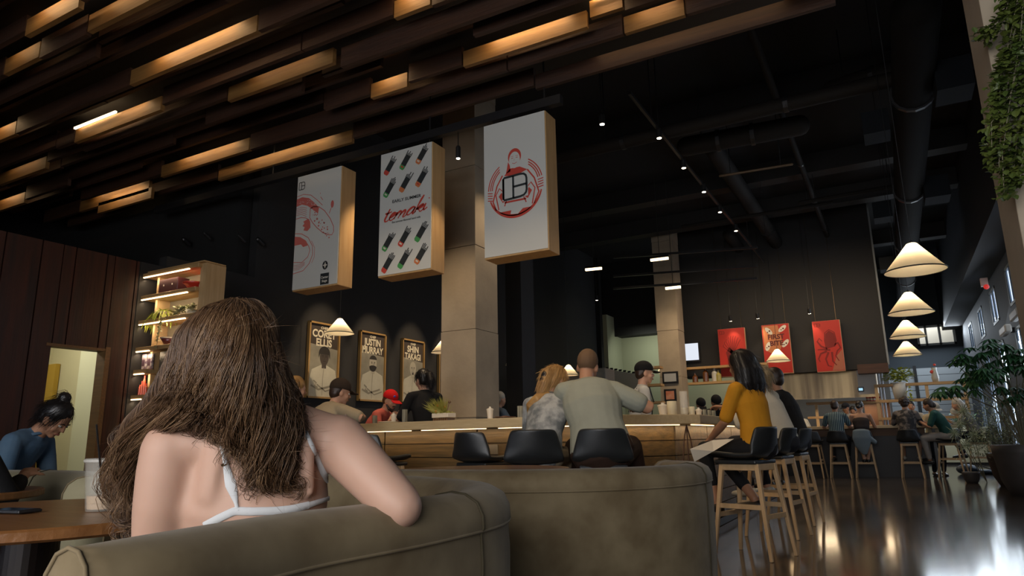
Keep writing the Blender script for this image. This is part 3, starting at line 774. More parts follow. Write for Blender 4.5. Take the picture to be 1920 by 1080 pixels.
# ------------------------------------------------------------------ hanging box signs
SW, SH, SDp = .76, 1.53, .25
def box_sign(x0, y, ztop, label, face_m=white_board, SW=SW, SH=SH, SDp=SDp, body=birch, top=4.36):
    t = thing('hanging_sign', label, 'sign', (x0+SW/2, y, ztop-SH))
    obj('box', MB().b2((x0, y, ztop-SH), (x0+SW, y+SDp, ztop)), body, t, world=True, mods=[('bevel', .006, 2)])
    f_ = obj('printed_face', MB().b2((x0+.004, y-.008, ztop-SH+.02), (x0+SW-.01, y+.001, ztop-.004)), face_m, t, world=True)
    for dx in (.08, SW-.08): obj('hanger', MB().tube([(x0+dx, y+.05, ztop-.01), (x0+dx, y+.05, top)], .003, 5), steel, t, world=True)
    return t, f_, plane_xz(x0, ztop-SH, y-.009)
# emblem sign
t3, f3, P = box_sign(-3.63, 6.0, 4.31, 'white hanging box sign with the red round emblem, closest to the open black ceiling')
cx, cy, r_ = .385, .74, .325
mb = MB()
for k, rr_ in enumerate((.325, .300, .278)): 
    stroke(mb, P, circ(cx, cy, rr_, 20, a0=12, a1=60-3*k), lambda t: .012, 1); stroke(mb, P, circ(cx, cy, rr_, 20, a0=125+3*k, a1=178), lambda t: .012, 1)
for k in range(4):
    stroke(mb, P, [(cx+.27, cy+.03-.028*k), (cx+.335, cy+.04-.028*k)], .011, 1); stroke(mb, P, [(cx-.335, cy-.01-.028*k), (cx-.275, cy-.02-.028*k)], .011, 1)
stroke(mb, P, circ(cx, cy, .32, 40, a0=200, a1=345), lambda t: .016+.022*math.sin(PI*t), 1)
poly(mb, P, circ(cx, cy, .315, 30, a0=232, a1=308), 1)
# figure: hair, neck, coat outlines
poly(mb, P, circ(cx+.0, cy+.345, .080, 24, .095), 1)
poly(mb, P, [(cx-.08, cy+.30), (cx-.095, cy+.22), (cx-.11, cy+.17), (cx-.05, cy+.19), (cx-.06, cy+.26)], 1)
poly(mb, P, [(cx-.06, cy+.22), (cx+.06, cy+.22), (cx+.15, cy+.17), (cx+.02, cy+.13), (cx-.13, cy+.15)], 1)
stroke(mb, P, [(cx-.15, cy+.16), (cx-.22, cy+.05), (cx-.27, cy-.12), (cx-.23, cy-.22)], .016, 1)
stroke(mb, P, [(cx+.15, cy+.17), (cx+.23, cy+.06), (cx+.28, cy-.10), (cx+.22, cy-.22)], .016, 1)
for sx in (-1, 1):
    stroke(mb, P, [(cx+sx*.20, cy-.22), (cx+sx*.235, cy-.05), (cx+sx*.19, cy+.02), (cx+sx*.15, cy-.02)], .013, 1)
    stroke(mb, P, [(cx+sx*.13, cy-.19), (cx+sx*.10, cy-.12), (cx+sx*.16, cy-.06)], .013, 1)
    poly(mb, P, [(cx+sx*.165, cy-.03), (cx+sx*.20, cy-.07), (cx+sx*.15, cy-.15), (cx+sx*.11, cy-.12)], 1)
stroke(mb, P, [(cx-.13, cy-.15), (cx+.13, cy-.15)], .02, 1)
obj('red_emblem', mb, ink_red, f3, world=True)
mb = MB(); poly(mb, P, circ(cx+.0, cy+.308, .066, 24, .094), 2); poly(mb, P, [(cx-.155, cy-.13), (cx-.155, cy+.10), (cx+.155, cy+.13), (cx+.155, cy-.12)], 2)
poly(mb, P, [(cx-.03, cy-.19), (cx-.06, cy-.29), (cx+.03, cy-.30), (cx+.10, cy-.24), (cx+.09, cy-.17)], 2); poly(mb, P, [(cx-.09, cy-.18), (cx-.05, cy-.18), (cx-.06, cy-.25)], 2)
obj('white_figure', mb, white_board, f3, world=True)
mb = MB()
for sx in (-1, 1): stroke(mb, P, [(cx+sx*.04, cy+.33), (cx+sx*.015, cy+.332)], .006, 3); stroke(mb, P, [(cx+sx*.045, cy+.35), (cx+sx*.012, cy+.352)], .004, 3)
stroke(mb, P, [(cx-.028, cy+.275), (cx, cy+.265), (cx+.028, cy+.278)], .006, 3); stroke(mb, P, [(cx, cy+.32), (cx-.006, cy+.30)], .003, 3)
obj('face_lines', mb, ink_red, f3, world=True)
mb = MB(); db_logo(mb, P, cx-.14, cy-.125, .28, .25, .024, 4, .05); obj('black_logo', mb, ink_black, f3, world=True)
# temaki sign
t2, f2, P = box_sign(-5.08, 6.0, 4.30, 'white hanging box sign with hand rolls and red temaki lettering, middle of three')
tips = [ink_red, ink_green, ink_orange, ink_green, ink_orange, ink_orange, ink_green, ink_red, ink_green, ink_red, ink_green, ink_orange]
tip2 = [None, ink_red, ink_white, ink_white, None, ink_red, ink_white, ink_white, None, None, None, ink_white]
mbs = {}
def M_(m_): return mbs.setdefault(m_.name, (m_, MB()))[1]
for r_i, vy in enumerate((1.30, 1.02, .36, .10)):
    for c_i in range(3):
        u0 = .13+c_i*.235; v0 = vy+.02*c_i; k = r_i*3+c_i; d = Vector((.58, .815)); n_ = Vector((-d.y, d.x)); w = .040; L = .17
        q = lambda a, b: (u0-.045+d.x*a*L+n_.x*b*w, v0-.03+d.y*a*L+n_.y*b*w)
        poly(M_(ink_black), P, [q(0, -1), q(1.0, -1), q(1.0, 1), q(0, 1)], 1)
        for jx in range(5):
            b_ = -.9+.45*jx; e = 1.15+.35*rnd.random(); stroke(M_(ink_black), P, [q(.95, b_), q(e, b_*1.05)], .012, 1)
        poly(M_(tips[k]), P, [q(-.10, -.75), q(.02, -1), q(.22, -1), q(.22, .95), q(.0, .95), q(-.10, .6)], 2)
        if tip2[k]: poly(M_(tip2[k]), P, [q(.04, -.5), q(.15, -.5), q(.15, .5), q(.04, .5)], 3)
for nm, (m_, mb) in mbs.items(): obj('printed_hand_rolls', mb, m_, f2, world=True)
mb = MB(); text(mb, P, 'EARLY SUMMER', .40, .878, .052, 2, bold=.0012, rot=0, sx=1.15); text(mb, P, 'five summer-flavored hand rolls', .40, .63, .032, 2, bold=.0006); obj('small_lettering', mb, ink_black, f2, world=True)
mb = MB(); SCRIPT = {'t': (.20, [[(.02, 1.0), (.0, .5), (-.01, .2), (.05, .04), (.15, .06), (.24, .2)], [(-.12, .66), (.0, .66), (.18, .74)]]),
 'e': (.26, [[(.0, .22), (.12, .32), (.21, .46), (.16, .58), (.06, .5), (.0, .28), (.05, .06), (.16, .02), (.28, .2)]]),
 'm': (.56, [[(.0, .54), (.03, .4), (.0, .02)], [(.02, .25), (.10, .48), (.19, .56), (.23, .44), (.20, .02)], [(.22, .25), (.31, .48), (.40, .56), (.44, .42), (.41, .1), (.47, .04), (.58, .2)]]),
 'a': (.38, [[(.30, .52), (.18, .58), (.05, .42), (.0, .18), (.08, .03), (.20, .12), (.30, .5)], [(.31, .56), (.28, .2), (.32, .04), (.42, .2)]]),
 'k': (.38, [[(.10, 1.3), (.04, .8), (.0, .02)], [(.01, .25), (.14, .48), (.27, .56), (.24, .38), (.06, .28), (.16, .2), (.26, .03), (.40, .2)]]),
 'i': (.2, [[(.0, .54), (-.01, .2), (.05, .04), (.16, .2)], [(.04, .86), (.06, .92)]])}
u_ = .075
for ch in 'temaki':
    wd_, sts = SCRIPT[ch]
    for s_i in sts:
        q = smooth_path([(u_+(a+.28*b)*.30, .655+b*.150+u_*.085) for a, b in s_i], 5) if len(s_i) > 2 else [Vector((u_+(a+.28*b)*.30, .655+b*.150+u_*.085, 0)) for a, b in s_i]
        stroke(mb, P, [(v.x, v.y) for v in q], lambda t: .013+.014*math.sin(PI*min(1, t*1.2+.1)), 2)
    u_ += wd_*.315
obj('red_lettering', mb, ink_red, f2, world=True)
# eel sign
t1, f1, P = box_sign(-6.46, 6.0, 4.30, 'white hanging box sign with the red eel drawing, next to the lit planks')
mb = MB(); db_logo(mb, P, .035, 1.34, .10, .10, .010, 2); obj('black_logo', mb, ink_black, f1, world=True)
mb = MB(); poly(mb, P, circ(.55, .27, .045, 20, .055), 2); obj('star_badge', mb, ink_black, f1, world=True); mb = MB(); poly(mb, P, [(.48, .03), (.62, .03), (.62, .17), (.48, .17)], 2); obj('black_mark', mb, ink_black, f1, world=True)
mb = MB(); poly(mb, P, [(.55, .315), (.562, .282), (.59, .27), (.562, .258), (.55, .225), (.538, .258), (.51, .27), (.538, .282)], 3)
text(mb, P, 'Center', .55, .105, .042, 3, bold=.0012); text(mb, P, 'Stage', .55, .06, .042, 3, bold=.0012); obj('white_lettering', mb, ink_white, f1, world=True)
mb = MB()
top = [(.005, 1.22), (.10, 1.235), (.22, 1.20), (.32, 1.12), (.40, 1.04)]; bot = [(.39, .96), (.30, 1.03), (.20, 1.10), (.10, 1.135), (.005, 1.12)]
poly(mb, P, top+bot, 1)
stroke(mb, P, [(.005, 1.255), (.12, 1.27), (.25, 1.235), (.36, 1.15), (.46, 1.06)], .008, 1)
for k in range(5): stroke(mb, P, [(.005, 1.09-.022*k), (.10, 1.10-.024*k), (.19, 1.07-.028*k)], .006, 1)
stroke(mb, P, [(.005, .955), (.10, .96), (.18, .94), (.25, .90)], .009, 1)
head = [(.25, 1.05), (.30, 1.07), (.40, 1.05), (.50, .98), (.60, .86), (.66, .75), (.665, .68), (.64, .645), (.59, .65), (.48, .70), (.38, .78), (.30, .86), (.25, .93)]
stroke(mb, P, head, .010, 1, True)
for k in range(34):
    a_, b_ = rnd.random(), rnd.random(); u = .30+.30*a_; v = 1.0-.30*a_-.14*b_+.03; poly(mb, P, circ(u, v, rnd.uniform(.005, .013), 7), 1)
poly(mb, P, circ(.625, 1.045, .026, 12, .05), 1); stroke(mb, P, [(.58, .93), (.61, 1.0)], .01, 1)
poly(mb, P, [(.14, .90), (.22, .92), (.26, .88), (.27, .80), (.22, .76), (.15, .78), (.17, .82), (.13, .84), (.16, .87)], 1)
stroke(mb, P, [(.42, 1.18), (.46, 1.13)], .008, 1); stroke(mb, P, [(.41, 1.22), (.415, 1.235)], .008, 1)
# lower coil
poly(mb, P, [(.005, .72), (.10, .70), (.20, .64), (.25, .57), (.16, .56), (.12, .60), (.005, .60)], 1)
stroke(mb, P, [(.005, .76), (.12, .74), (.24, .67), (.32, .55), (.33, .44), (.28, .33), (.18, .25), (.005, .23)], .009, 1)
stroke(mb, P, [(.25, .57), (.28, .50), (.25, .42), (.15, .36), (.005, .38)], .009, 1)
stroke(mb, P, [(.30, .62), (.36, .52), (.36, .40), (.32, .33)], .006, 1)
for k in range(4): stroke(mb, P, [(.01, .34-.02*k), (.10, .335-.02*k), (.2, .36-.012*k)], .005, 1)
obj('red_eel', mb, ink_pink, f1, world=True)
mb = MB(); 
for k in range(40): u = rnd.uniform(.02, .34); poly(mb, P, circ(u, 1.18-.55*max(0, u-.12)**1.2+rnd.uniform(-.03, .03), rnd.uniform(.003, .006), 6), 2)
obj('pale_speckles', mb, white_board, f1, world=True)

# ------------------------------------------------------------------ poster frames on the dark wall
gold = wood('frame_oak', (.42, .26, .09), (.33, .19, .06), .45, grain=(10, 10, 1), scale=3)
poster_dk = mat('poster_backdrop_dark', (.055, .040, .030), .6); poster_md = mat('poster_backdrop_grey', (.20, .19, .15), .6, noise=(4, (.34, .32, .26), .25))
coat_m = mat('poster_white_coat', (.62, .60, .50), .6, noise=(5, (.48, .46, .38), .3)); skin_d = mat('poster_dark_skin', (.07, .055, .045), .6); skin_l = mat('poster_pale_skin', (.46, .43, .35), .6); hair_d = mat('poster_hair', (.03, .025, .02), .6)
def poster(y0, label, l1, l2, style):
    W, H, z0 = .69, 1.21, 1.60; x = XW
    t = thing('framed_poster', label, 'poster', (x, y0+W/2, z0), 0, 'framed chef posters on the dark wall')
    mb = MB()
    for a, b in (((x+.002, y0, z0), (x+.06, y0+.028, z0+H)), ((x+.002, y0+W-.028, z0), (x+.06, y0+W, z0+H)), ((x+.002, y0, z0), (x+.06, y0+W, z0+.028)), ((x+.002, y0, z0+H-.028), (x+.06, y0+W, z0+H))): mb.b2(a, b)
    obj('frame', mb, gold, t, world=True)
    pr = obj('print', MB().b2((x+.002, y0+.02, z0+.02), (x+.03, y0+W-.02, z0+H-.02)), poster_dk, t, world=True)
    P = plane_yz(y0, z0, x+.0305)
    mb = MB(); poly(mb, P, [(.03, .03), (W-.03, .03), (W-.03, .80), (.03, .86)], 1); obj('backdrop', mb, poster_md, pr, world=True)
    mb = MB(); text(mb, P, 'CHEF', W/2, H-.10, .055, 3, bold=.002, sx=1.2); text(mb, P, l1, W/2, H-.235, .165, 3, bold=.006, sx=.98 if len(l1) < 6 else .86); text(mb, P, l2, W/2, H-.375, .165, 3, bold=.006, sx=.98 if len(l2) < 6 else .84)
    obj('lettering', mb, mat('poster_cream_ink', (.78, .72, .56), .6), pr, world=True)
    cx = W/2+(.02 if style != 2 else .0); hz = .66
    mb = MB(); poly(mb, P, [(cx-.30, .03), (cx-.32, .25), (cx-.26, .45), (cx-.07, .53), (cx+.07, .53), (cx+.26, .46), (cx+.30, .28), (cx+.29, .03)], 2); obj('coat', mb, coat_m, pr, world=True)
    mb = MB(); sk = skin_d if style == 0 else skin_l
    poly(mb, P, circ(cx, hz, .098, 24, .135), 4); poly(mb, P, [(cx-.05, .48), (cx+.05, .48), (cx+.045, .60), (cx-.045, .60)], 3)
    obj('portrait_face', mb, sk, pr, world=True)
    mb = MB()
    if style == 0: poly(mb, P, circ(cx, hz+.06, .126, 24, .115, 0, 180)+[(cx-.126, hz-.02), (cx-.098, hz+.045), (cx+.098, hz+.045), (cx+.126, hz-.02)], 5)
    if style == 1: poly(mb, P, circ(cx, hz+.055, .101, 20, .09, 10, 170), 5); poly(mb, P, circ(cx, hz-.05, .094, 20, .09, 180, 360)+[(cx+.05, hz-.035), (cx, hz-.03), (cx-.05, hz-.035)], 5)
    if style == 2: poly(mb, P, circ(cx, hz-.095, .03, 12, .02), 5)
    if style == 3: poly(mb, P, circ(cx, hz+.05, .1, 20, .1, 0, 180), 5)
    for sx in (-1, 1): stroke(mb, P, [(cx+sx*.055, hz+.022), (cx+sx*.018, hz+.022)], .012, 6); stroke(mb, P, [(cx+sx*.045, hz-.0), (cx+sx*.022, hz-.0)], .009, 6)
    stroke(mb, P, [(cx-.03, hz-.065), (cx+.03, hz-.065)], .008, 6); stroke(mb, P, [(cx, hz), (cx+.012, hz-.035), (cx-.008, hz-.04)], .005, 6)
    obj('portrait_features', mb, hair_d, pr, world=True)
    mb = MB()
    stroke(mb, P, [(cx-.27, .20), (cx-.10, .14), (cx+.14, .20), (cx+.2, .22)], .03, 4); stroke(mb, P, [(cx+.26, .18), (cx+.05, .12), (cx-.14, .22)], .02, 4); stroke(mb, P, [(cx, .50), (cx-.02, .30), (cx-.02, .05)], .008, 4)
    stroke(mb, P, [(cx-.22, .28), (cx-.15, .24), (cx-.19, .20), (cx-.12, .17)], .022, 5) if style < 2 else None
    obj('coat_shadow', mb, mat('poster_fold_grey', (.27, .25, .20), .7), pr, world=True)
    return t
poster(7.78, 'tall framed poster of a short-haired dark-skinned chef, nearest the shelf unit', 'COREY', 'ELLIS', 0)
poster(8.97, 'tall framed poster of a bearded chef in a white coat, middle of the row', 'JUSTIN', 'MURRAY', 1)
poster(10.14, 'tall framed poster of a bald chef, behind the woman in black', 'SHIN', 'TAKAGI', 2)
poster(11.34, 'framed poster mostly hidden by the near concrete column', 'CHEF', 'TEAM', 3) if False else None
t = thing('framed_poster', 'framed poster edge peeking out beside the near concrete column', 'poster', (XW, 11.6, 1.6), 0, 'framed chef posters on the dark wall')
[obj('frame', MB().b2((XW+.002, q, 1.6), (XW+.06, q+.03, 2.81)), gold, t, world=True) for q in (11.32, 11.98)]; obj('print', MB().b2((XW+.002, 11.35, 1.61), (XW+.03, 11.98, 2.80)), poster_dk, t, world=True)

# ------------------------------------------------------------------ shelf unit
YS = 5.0; D_ = .30
su = thing('shelf_unit', 'tall pale oak shelf unit with lit shelves beside the doorway', 'shelf', (-7.4, YS, 0))
xs0, xs1 = -8.0, -6.84
shz = [aty(258, 520, YS).z, aty(252, 562, YS).z, aty(248, 608, YS).z, aty(244, 658, YS).z]
lows = [aty(237, 700, YS).z, aty(234, 747, YS).z, aty(234, 747, YS).z-.33, aty(234, 747, YS).z-.66]
for i, z in enumerate(shz):
    s_ = obj('shelf', MB().b2((xs0-.02, YS, z-.02), (xs1-.10 if i == 0 else xs1-.12, YS+D_, z+.03)), oak, su, world=True, mods=[('bevel', .004, 1)])
    x_end = xs1-.26 if i < 3 else xs0+.28
    obj('light_strip', MB().b2((xs0+.03, YS-.006, z-.030), (x_end, YS+.012, z-.016)), led_m, s_, world=True)
    light('shelf_light', 'AREA', ((xs0+x_end)/2, YS+.03, z-.04), 2.4 if i < 3 else 1, WARM2, (0, .5, -1), x_end-xs0-.05, .02)
for z in lows:
    s_ = obj('shelf', MB().b2((xs0-.02, YS, z-.02), (xs0+.26, YS+D_, z+.03)), oak, su, world=True)
    obj('light_strip', MB().b2((xs0+.03, YS-.006, z-.030), (xs0+.22, YS+.012, z-.016)), led_m, s_, world=True)
    light('shelf_light', 'AREA', (xs0+.13, YS+.03, z-.04), .7, WARM2, (0, .5, -1), .2, .02)
ztop_ = shz[0]+.03
obj('top_board', MB().b2((xs0+.1, YS+.0, shz[0]+.03), (xs1, YS+D_, shz[0]+.045)), oak, su, world=True)
obj('side_panel', MB().b2((xs1-.12, YS+.05, 0), (xs1-.02, YS+D_+.02, ztop_)), oakz, su, world=True)
obj('side_panel', MB().b2((xs0+.16, YS+.10, 0), (xs0+.20, YS+D_, ztop_)), oakz, su, world=True)
obj('back_panel', MB().b2((xs0+.2, YS+D_-.03, 2.0), (xs1-.1, YS+D_-.015, ztop_)), mat('grey_back_panel', (.20, .17, .12), .7), su, world=True)
obj('back_panel', MB().b2((xs0+.2, YS+D_-.03, 0.0), (xs1-.1, YS+D_-.015, 2.0)), wall_dark, su, world=True)
tv = thing('menu_screen', 'dark screen with a small white logo inside the shelf unit', 'screen', (xs0+.75, YS+.12, 1.62))
obj('casing', MB().b2((xs0+.32, YS+.12, 1.62), (xs0+1.1, YS+.17, shz[3]-.03)), satin_black, tv, world=True)
P = plane_xz(xs0+.32, 1.62, YS+.118); mb = MB(); db_logo(mb, P, .30, .24, .08, .08, .008, 1); poly(mb, P, [(.20, .14), (.31, .14), (.31, .19), (.20, .19)], 1); obj('logo', mb, screen_m, tv, world=True)
def on_unit(x, k, name, label, cat, group=None): return thing(name, label, cat, (x, YS+.13, (shz+lows)[k]+.03), 0, group)
bx = on_unit(-7.55, 1, 'box', 'dark patterned box on the upper shelf of the shelf unit', 'box'); obj('body', MB().box((0, 0, .09), (.36, .16, .18)), mat('dark_red_box', (.05, .012, .015), .4), bx, mods=[('bevel', .006, 1)]); obj('label_mark', MB().ball((-.08, -.082, .1), (.012, .003, .012), 8, 6).ball((.08, -.082, .1), (.012, .003, .012), 8, 6), white_cer, bx)
bw = on_unit(-7.17, 1, 'bowl', 'red bowl on the upper shelf of the shelf unit', 'bowl'); obj('body', MB().lathe((0, 0, 0), [(.04, 0), (.05, .01), (.10, .06), (.135, .085), (.13, .088), (.09, .06), (.04, .02), (.01, .015)], 24, close=False), mat('red_glaze', (.62, .05, .03), .3), bw, smooth=True)
cans = []
c0 = None
for (dx, dz) in ((-.055, 0), (0, 0), (.055, 0), (-.028, .07), (.028, .07), (0, .14)):
    q = (-6.98+dx, YS+.13, shz[1]+.03+dz)
    lb = {0: 'bottom row', .07: 'middle row', .14: 'top'}[dz]
    if c0 is None:
        c0 = thing('tin_can', 'small red tin can, bottom row of the little pyramid on the upper shelf', 'tin can', q, 0, 'red tin cans stacked on the upper shelf')
        obj('body', MB().lathe((0, 0, 0), [(.026, 0), (.026, .068)], 16), mat('red_tin', (.50, .03, .04), .35), c0); obj('label_band', MB().lathe((0, 0, 0), [(.0265, .02), (.0265, .05)], 16, close=False), white_cer, c0)
    else: dup(c0, q, None, 'small red tin can, bottom row of the little pyramid on the upper shelf' if dz == 0 else 'small red tin can, middle row of the little pyramid' if dz < .1 else 'small red tin can on top of the little pyramid')
# leaves
def leaf_mesh(mb, p, d, up, L, w, n=3, curl=.15):
    d = Vector(d).normalized(); s_ = d.cross(Vector(up)); s_ = s_.normalized() if s_.length > 1e-4 else Vector((1, 0, 0)); u = s_.cross(d)
    p = Vector(p)
    prof = [(0, .08), (.25, .8), (.55, 1.0), (.8, .62), (1.0, .0)]
    vs = []
    for t, ww in prof:
        c = p+d*L*t-u*curl*L*t*t
        vs += [c-s_*ww*w/2+u*.12*w*ww, c-u*.02*w, c+s_*ww*w/2+u*.12*w*ww]
    fs = []
    for i in range(4): fs += [(i*3, i*3+1, i*3+4, i*3+3), (i*3+1, i*3+2, i*3+5, i*3+4)]
    mb.add(vs, fs)
def lm(name, c1, c2): 
    m_ = mat(name, c1, .5, noise=(9, c2, .25)); return m_
leaf_y = lm('leaf_yellow_green', (.24, .34, .04), (.48, .48, .08)); leaf_g = lm('leaf_deep_green', (.025, .085, .03), (.04, .14, .05)); leaf_p = lm('leaf_grey_green', (.24, .30, .17), (.38, .42, .25)); leaf_i = lm('ivy_green', (.04, .08, .015), (.13, .16, .03)); stem_m = mat('plant_stem', (.22, .20, .13), .7)
fp = on_unit(-7.74, 2, 'potted_fern', 'bright fern in a bowl pot on the second shelf, beside the doorway', 'plant')
obj('pot', MB().lathe((.05, 0, 0), [(.05, 0), (.09, .04), (.11, .09), (.10, .09), (.08, .05)], 20), mat('stone_pot', (.33, .27, .18), .7), fp, smooth=True)
mb = MB()
for k in range(170):
    a = rnd.uniform(0, 2*PI); e = rnd.uniform(.1, .9); L = rnd.uniform(.12, .26); d = Vector((math.cos(a)*1.2-.35, math.sin(a)*.6-.2, e)); b0 = Vector((.03, 0, .09))
    pts = [b0+d.normalized()*L*t-Vector((0, 0, .9*L*t*t)) for t in (0, .3, .6, .9, 1.2)]
    for i in range(4): leaf_mesh(mb, pts[i], pts[i+1]-pts[i]+Vector((rnd.uniform(-.02, .02), 0, 0)), (0, 0, 1), L*.42, .014)
obj('foliage', mb, leaf_y, fp)
tv2 = on_unit(-7.25, 2, 'trailing_plant', 'variegated trailing plant spilling along and over the second shelf', 'plant')
obj('pot', MB().lathe((.08, 0, 0), [(.06, 0), (.07, .07), (.065, .07), (.05, .02)], 20), mat('pale_pot', (.5, .5, .42), .6), tv2, smooth=True)
mb = MB(); sm = MB()
for k in range(14):
    a = rnd.uniform(0, 2*PI); x, z = .08, .08; pts = []; dirx = -1 if k % 3 else .6
    if k < 5: path = [(.08, .09), (-.05, .10), (-.17, .05), (-.24, -.05), (-.25, -.16), (-.28, -.27-.03*k)]
    else: path = [(.08, .08)]+[(.08+dirx*.06*j*rnd.uniform(.6, 1.1), .09+.03*math.sin(j+k)) for j in range(1, 5)]
    pts = [Vector((u, -.16-.01*rnd.random() if j > 2 and k < 5 else -.05*j/3+rnd.uniform(-.02, .02), v)) for j, (u, v) in enumerate(path)]
    sm.tube(pts, .0025, 5)
    for j in range(len(pts)-1):
        for q in range(5):
            p_ = pts[j].lerp(pts[j+1], rnd.random()); leaf_mesh(mb, p_, (rnd.uniform(-1, 1), rnd.uniform(-1, .2), rnd.uniform(-.6, .8)), (0, -.3, 1), rnd.uniform(.03, .05), rnd.uniform(.02, .032))
obj('foliage', mb, lm('variegated_leaf', (.30, .33, .15), (.55, .52, .33)), tv2); obj('stems', sm, stem_m, tv2)
dp = on_unit(-7.55, 3, 'bowl', 'dark red striped bowl on the third shelf under the trailing vine', 'bowl'); obj('body', MB().lathe((0, 0, 0), [(.03, 0), (.06, .03), (.10, .10), (.095, .10), (.05, .04)], 20, close=False), mat('dark_bowl', (.09, .015, .02), .3), dp, smooth=True); obj('rim_band', MB().lathe((0, 0, 0), [(.095, .085), (.101, .10)], 20, close=False), white_cer, dp)
pf = on_unit(-7.22, 3, 'picture_print', 'small tilted pale print leaning on the third shelf', 'print'); obj('board', MB().box((0, 0, .13), (.20, .012, .27), Matrix.Rotation(R(-12), 3, 'X') @ Matrix.Rotation(R(10), 3, 'Y')), mat('pale_pink_print', (.62, .45, .36), .6, noise=(18, (.45, .28, .2), .2)), pf)
for k in range(2):
    bg_ = thing('snack_bag', ['silver snack bag on the narrow shelf beside the screen, nearer the doorway', 'silver snack bag on the narrow shelf right against the screen'][k], 'bag', (xs0+.07+.11*k, YS+.1, lows[0]+.03), 0, 'silver snack bags on the narrow shelf'); obj('body', MB().box((0, 0, .10), (.09, .04, .20)), mat('silver_bag', (.42, .40, .42), .4, noise=(25, (.10, .06, .10), .1)), bg_, mods=[('bevel', .015, 2)]); obj('label_patch', MB().box((0, -.021, .09), (.05, .002, .08)), mat('dark_patch', (.06, .03, .05), .5), bg_)
rb = None
for k, (dx, dz, h) in enumerate(((.05, 0, .10), (.09, 0, .16), (.13, 0, .22), (.17, 0, .13), (.10, .0, .12), (.15, 0, .18))):
    q = (xs0+dx, YS+.08+.05*(k > 3), lows[1]+.03)
    if rb is None:
        rb = thing('sauce_bottle', 'small orange red bottle on the lower narrow lit shelf', 'bottle', q, 0, 'orange red bottles on the narrow shelf'); obj('body', MB().lathe((0, 0, 0), [(.017, 0), (.017, .09), (.007, .11)], 12), mat('orange_red_glass', (.60, .10, .04), .3), rb); obj('cap', MB().lathe((0, 0, .108), [(.009, 0), (.009, .02)], 10), ink_red, rb)
    else:
        r2 = dup(rb, q); r2.scale = (1, 1, h/.12)

# ------------------------------------------------------------------ pendants
def make_pendant(label, p, r_=.225, group='conical linen pendants', power=19):
    t = thing('pendant_lamp', label, 'pendant lamp', p, 0, group)      # p: centre of the rim
    h = r_*1.02
    mb = MB().lathe((0, 0, 0), [(r_, 0), (r_*.17, h), (r_*.11, h*1.02)], 48, close=False); s_ = obj('shade', mb, shade_m, t, smooth=True)
    obj('rim', MB().lathe((0, 0, 0), [(r_*1.0, -.004), (r_*1.012, -.002), (r_*1.012, .006), (r_*.995, .008)], 48, close=False), mat('rim_black', (.02, .015, .012), .6), s_, smooth=True)
    obj('cap', MB().lathe((0, 0, 0), [(r_*.12, h*1.0), (r_*.12, h*1.04), (.012, h*1.1)], 16), satin_black, t)
    obj('bulb', MB().ball((0, 0, h*.58), .028, 12, 8), emis('pendant_bulb', (1, .72, .42), 10), t)
    obj('cord', MB().tube([(0, 0, h*1.05), (0, 0, 6.6-p[2])], .004, 5), satin_black, t)
    light('pendant_light', 'POINT', Vector(p)+Vector((0, 0, h*.60)), power, (1, .76, .48), radius=.035)
    return t
def pend_from(xc, ytop, ybot, wpx, label, r_=.225, **k):
    wpx = wpx*.94; D = 2*r_*FPX/wpx; a = atd(xc, (ytop+ybot)/2, D); b = atd(xc, ybot-wpx*.055, D); return make_pendant(label, (a.x, a.y, b.z), r_, **k)
pend_from(1713, 457, 515, 110, 'largest linen cone pendant, topmost of the descending row at the windows', r_=.24)
pend_from(1705.5, 549, 592, 82, 'second linen cone pendant from the top of the window row', r_=.24)
pend_from(1700, 603, 636, 65, 'third linen cone pendant from the top of the window row', r_=.24)
pend_from(1700, 641, 669, 53, 'lowest and smallest linen cone pendant of the window row', r_=.24)
pend_from(637, 592, 629, 58, 'linen cone pendant overlapping the first chef poster')
pend_from(832, 637, 664, 50, 'linen cone pendant half hidden behind the near concrete column')
pend_from(967, 660, 687, 43, 'linen cone pendant in front of the black partition')
pend_from(1066, 682, 706, 40, 'linen cone pendant glowing beside the grey-shirted man\'s head')
pend_from(1458, 655, 680, 46, 'linen cone pendant in front of the middle red banner')
pend_from(1244, 683, 701, 30, 'small cone pendant just behind the far concrete column')

# ------------------------------------------------------------------ red banners in front of the kitchen
def banner(xa, xb, ztop, H, label, art):
    y = 18.45; x0 = aty(xa, 640, y).x; x1 = aty(xb, 640, y).x; W = x1-x0
    t, f_, P = box_sign(x0, y, ztop, label, mat('banner_red', (.46, .022, .014), .6), SW=W, SH=H, SDp=.10, body=mat('banner_frame', (.62, .40, .24), .5), top=6.6)
    t['group'] = 'red banners over the kitchen'
    art(P, W, H, f_); return t
dkred = mat('dark_red_ink', (.19, .010, .010), .7)
def art1(P, W, H, f_):
    mb = MB(); db_logo(mb, P, .05, H-.14, .12, .08, .012, 1)
    for k in range(9): a = R(50+k*12); stroke(mb, P, [(W*.5, H*.45), (W*.5+.28*math.cos(a), H*.45+.42*math.sin(a)), (W*.5+.30*math.cos(a)+.03, H*.45+.5*math.sin(a))], .018, 1)
    poly(mb, P, [(W*.25, H*.50), (W*.38, H*.62), (W*.55, H*.5), (W*.8, H*.58), (W*.9, H*.52), (W*.72, H*.38), (W*.6, H*.1), (W*.4, H*.08), (W*.33, H*.3)], 1); obj('dark_drawing', mb, dkred, f_, world=True)
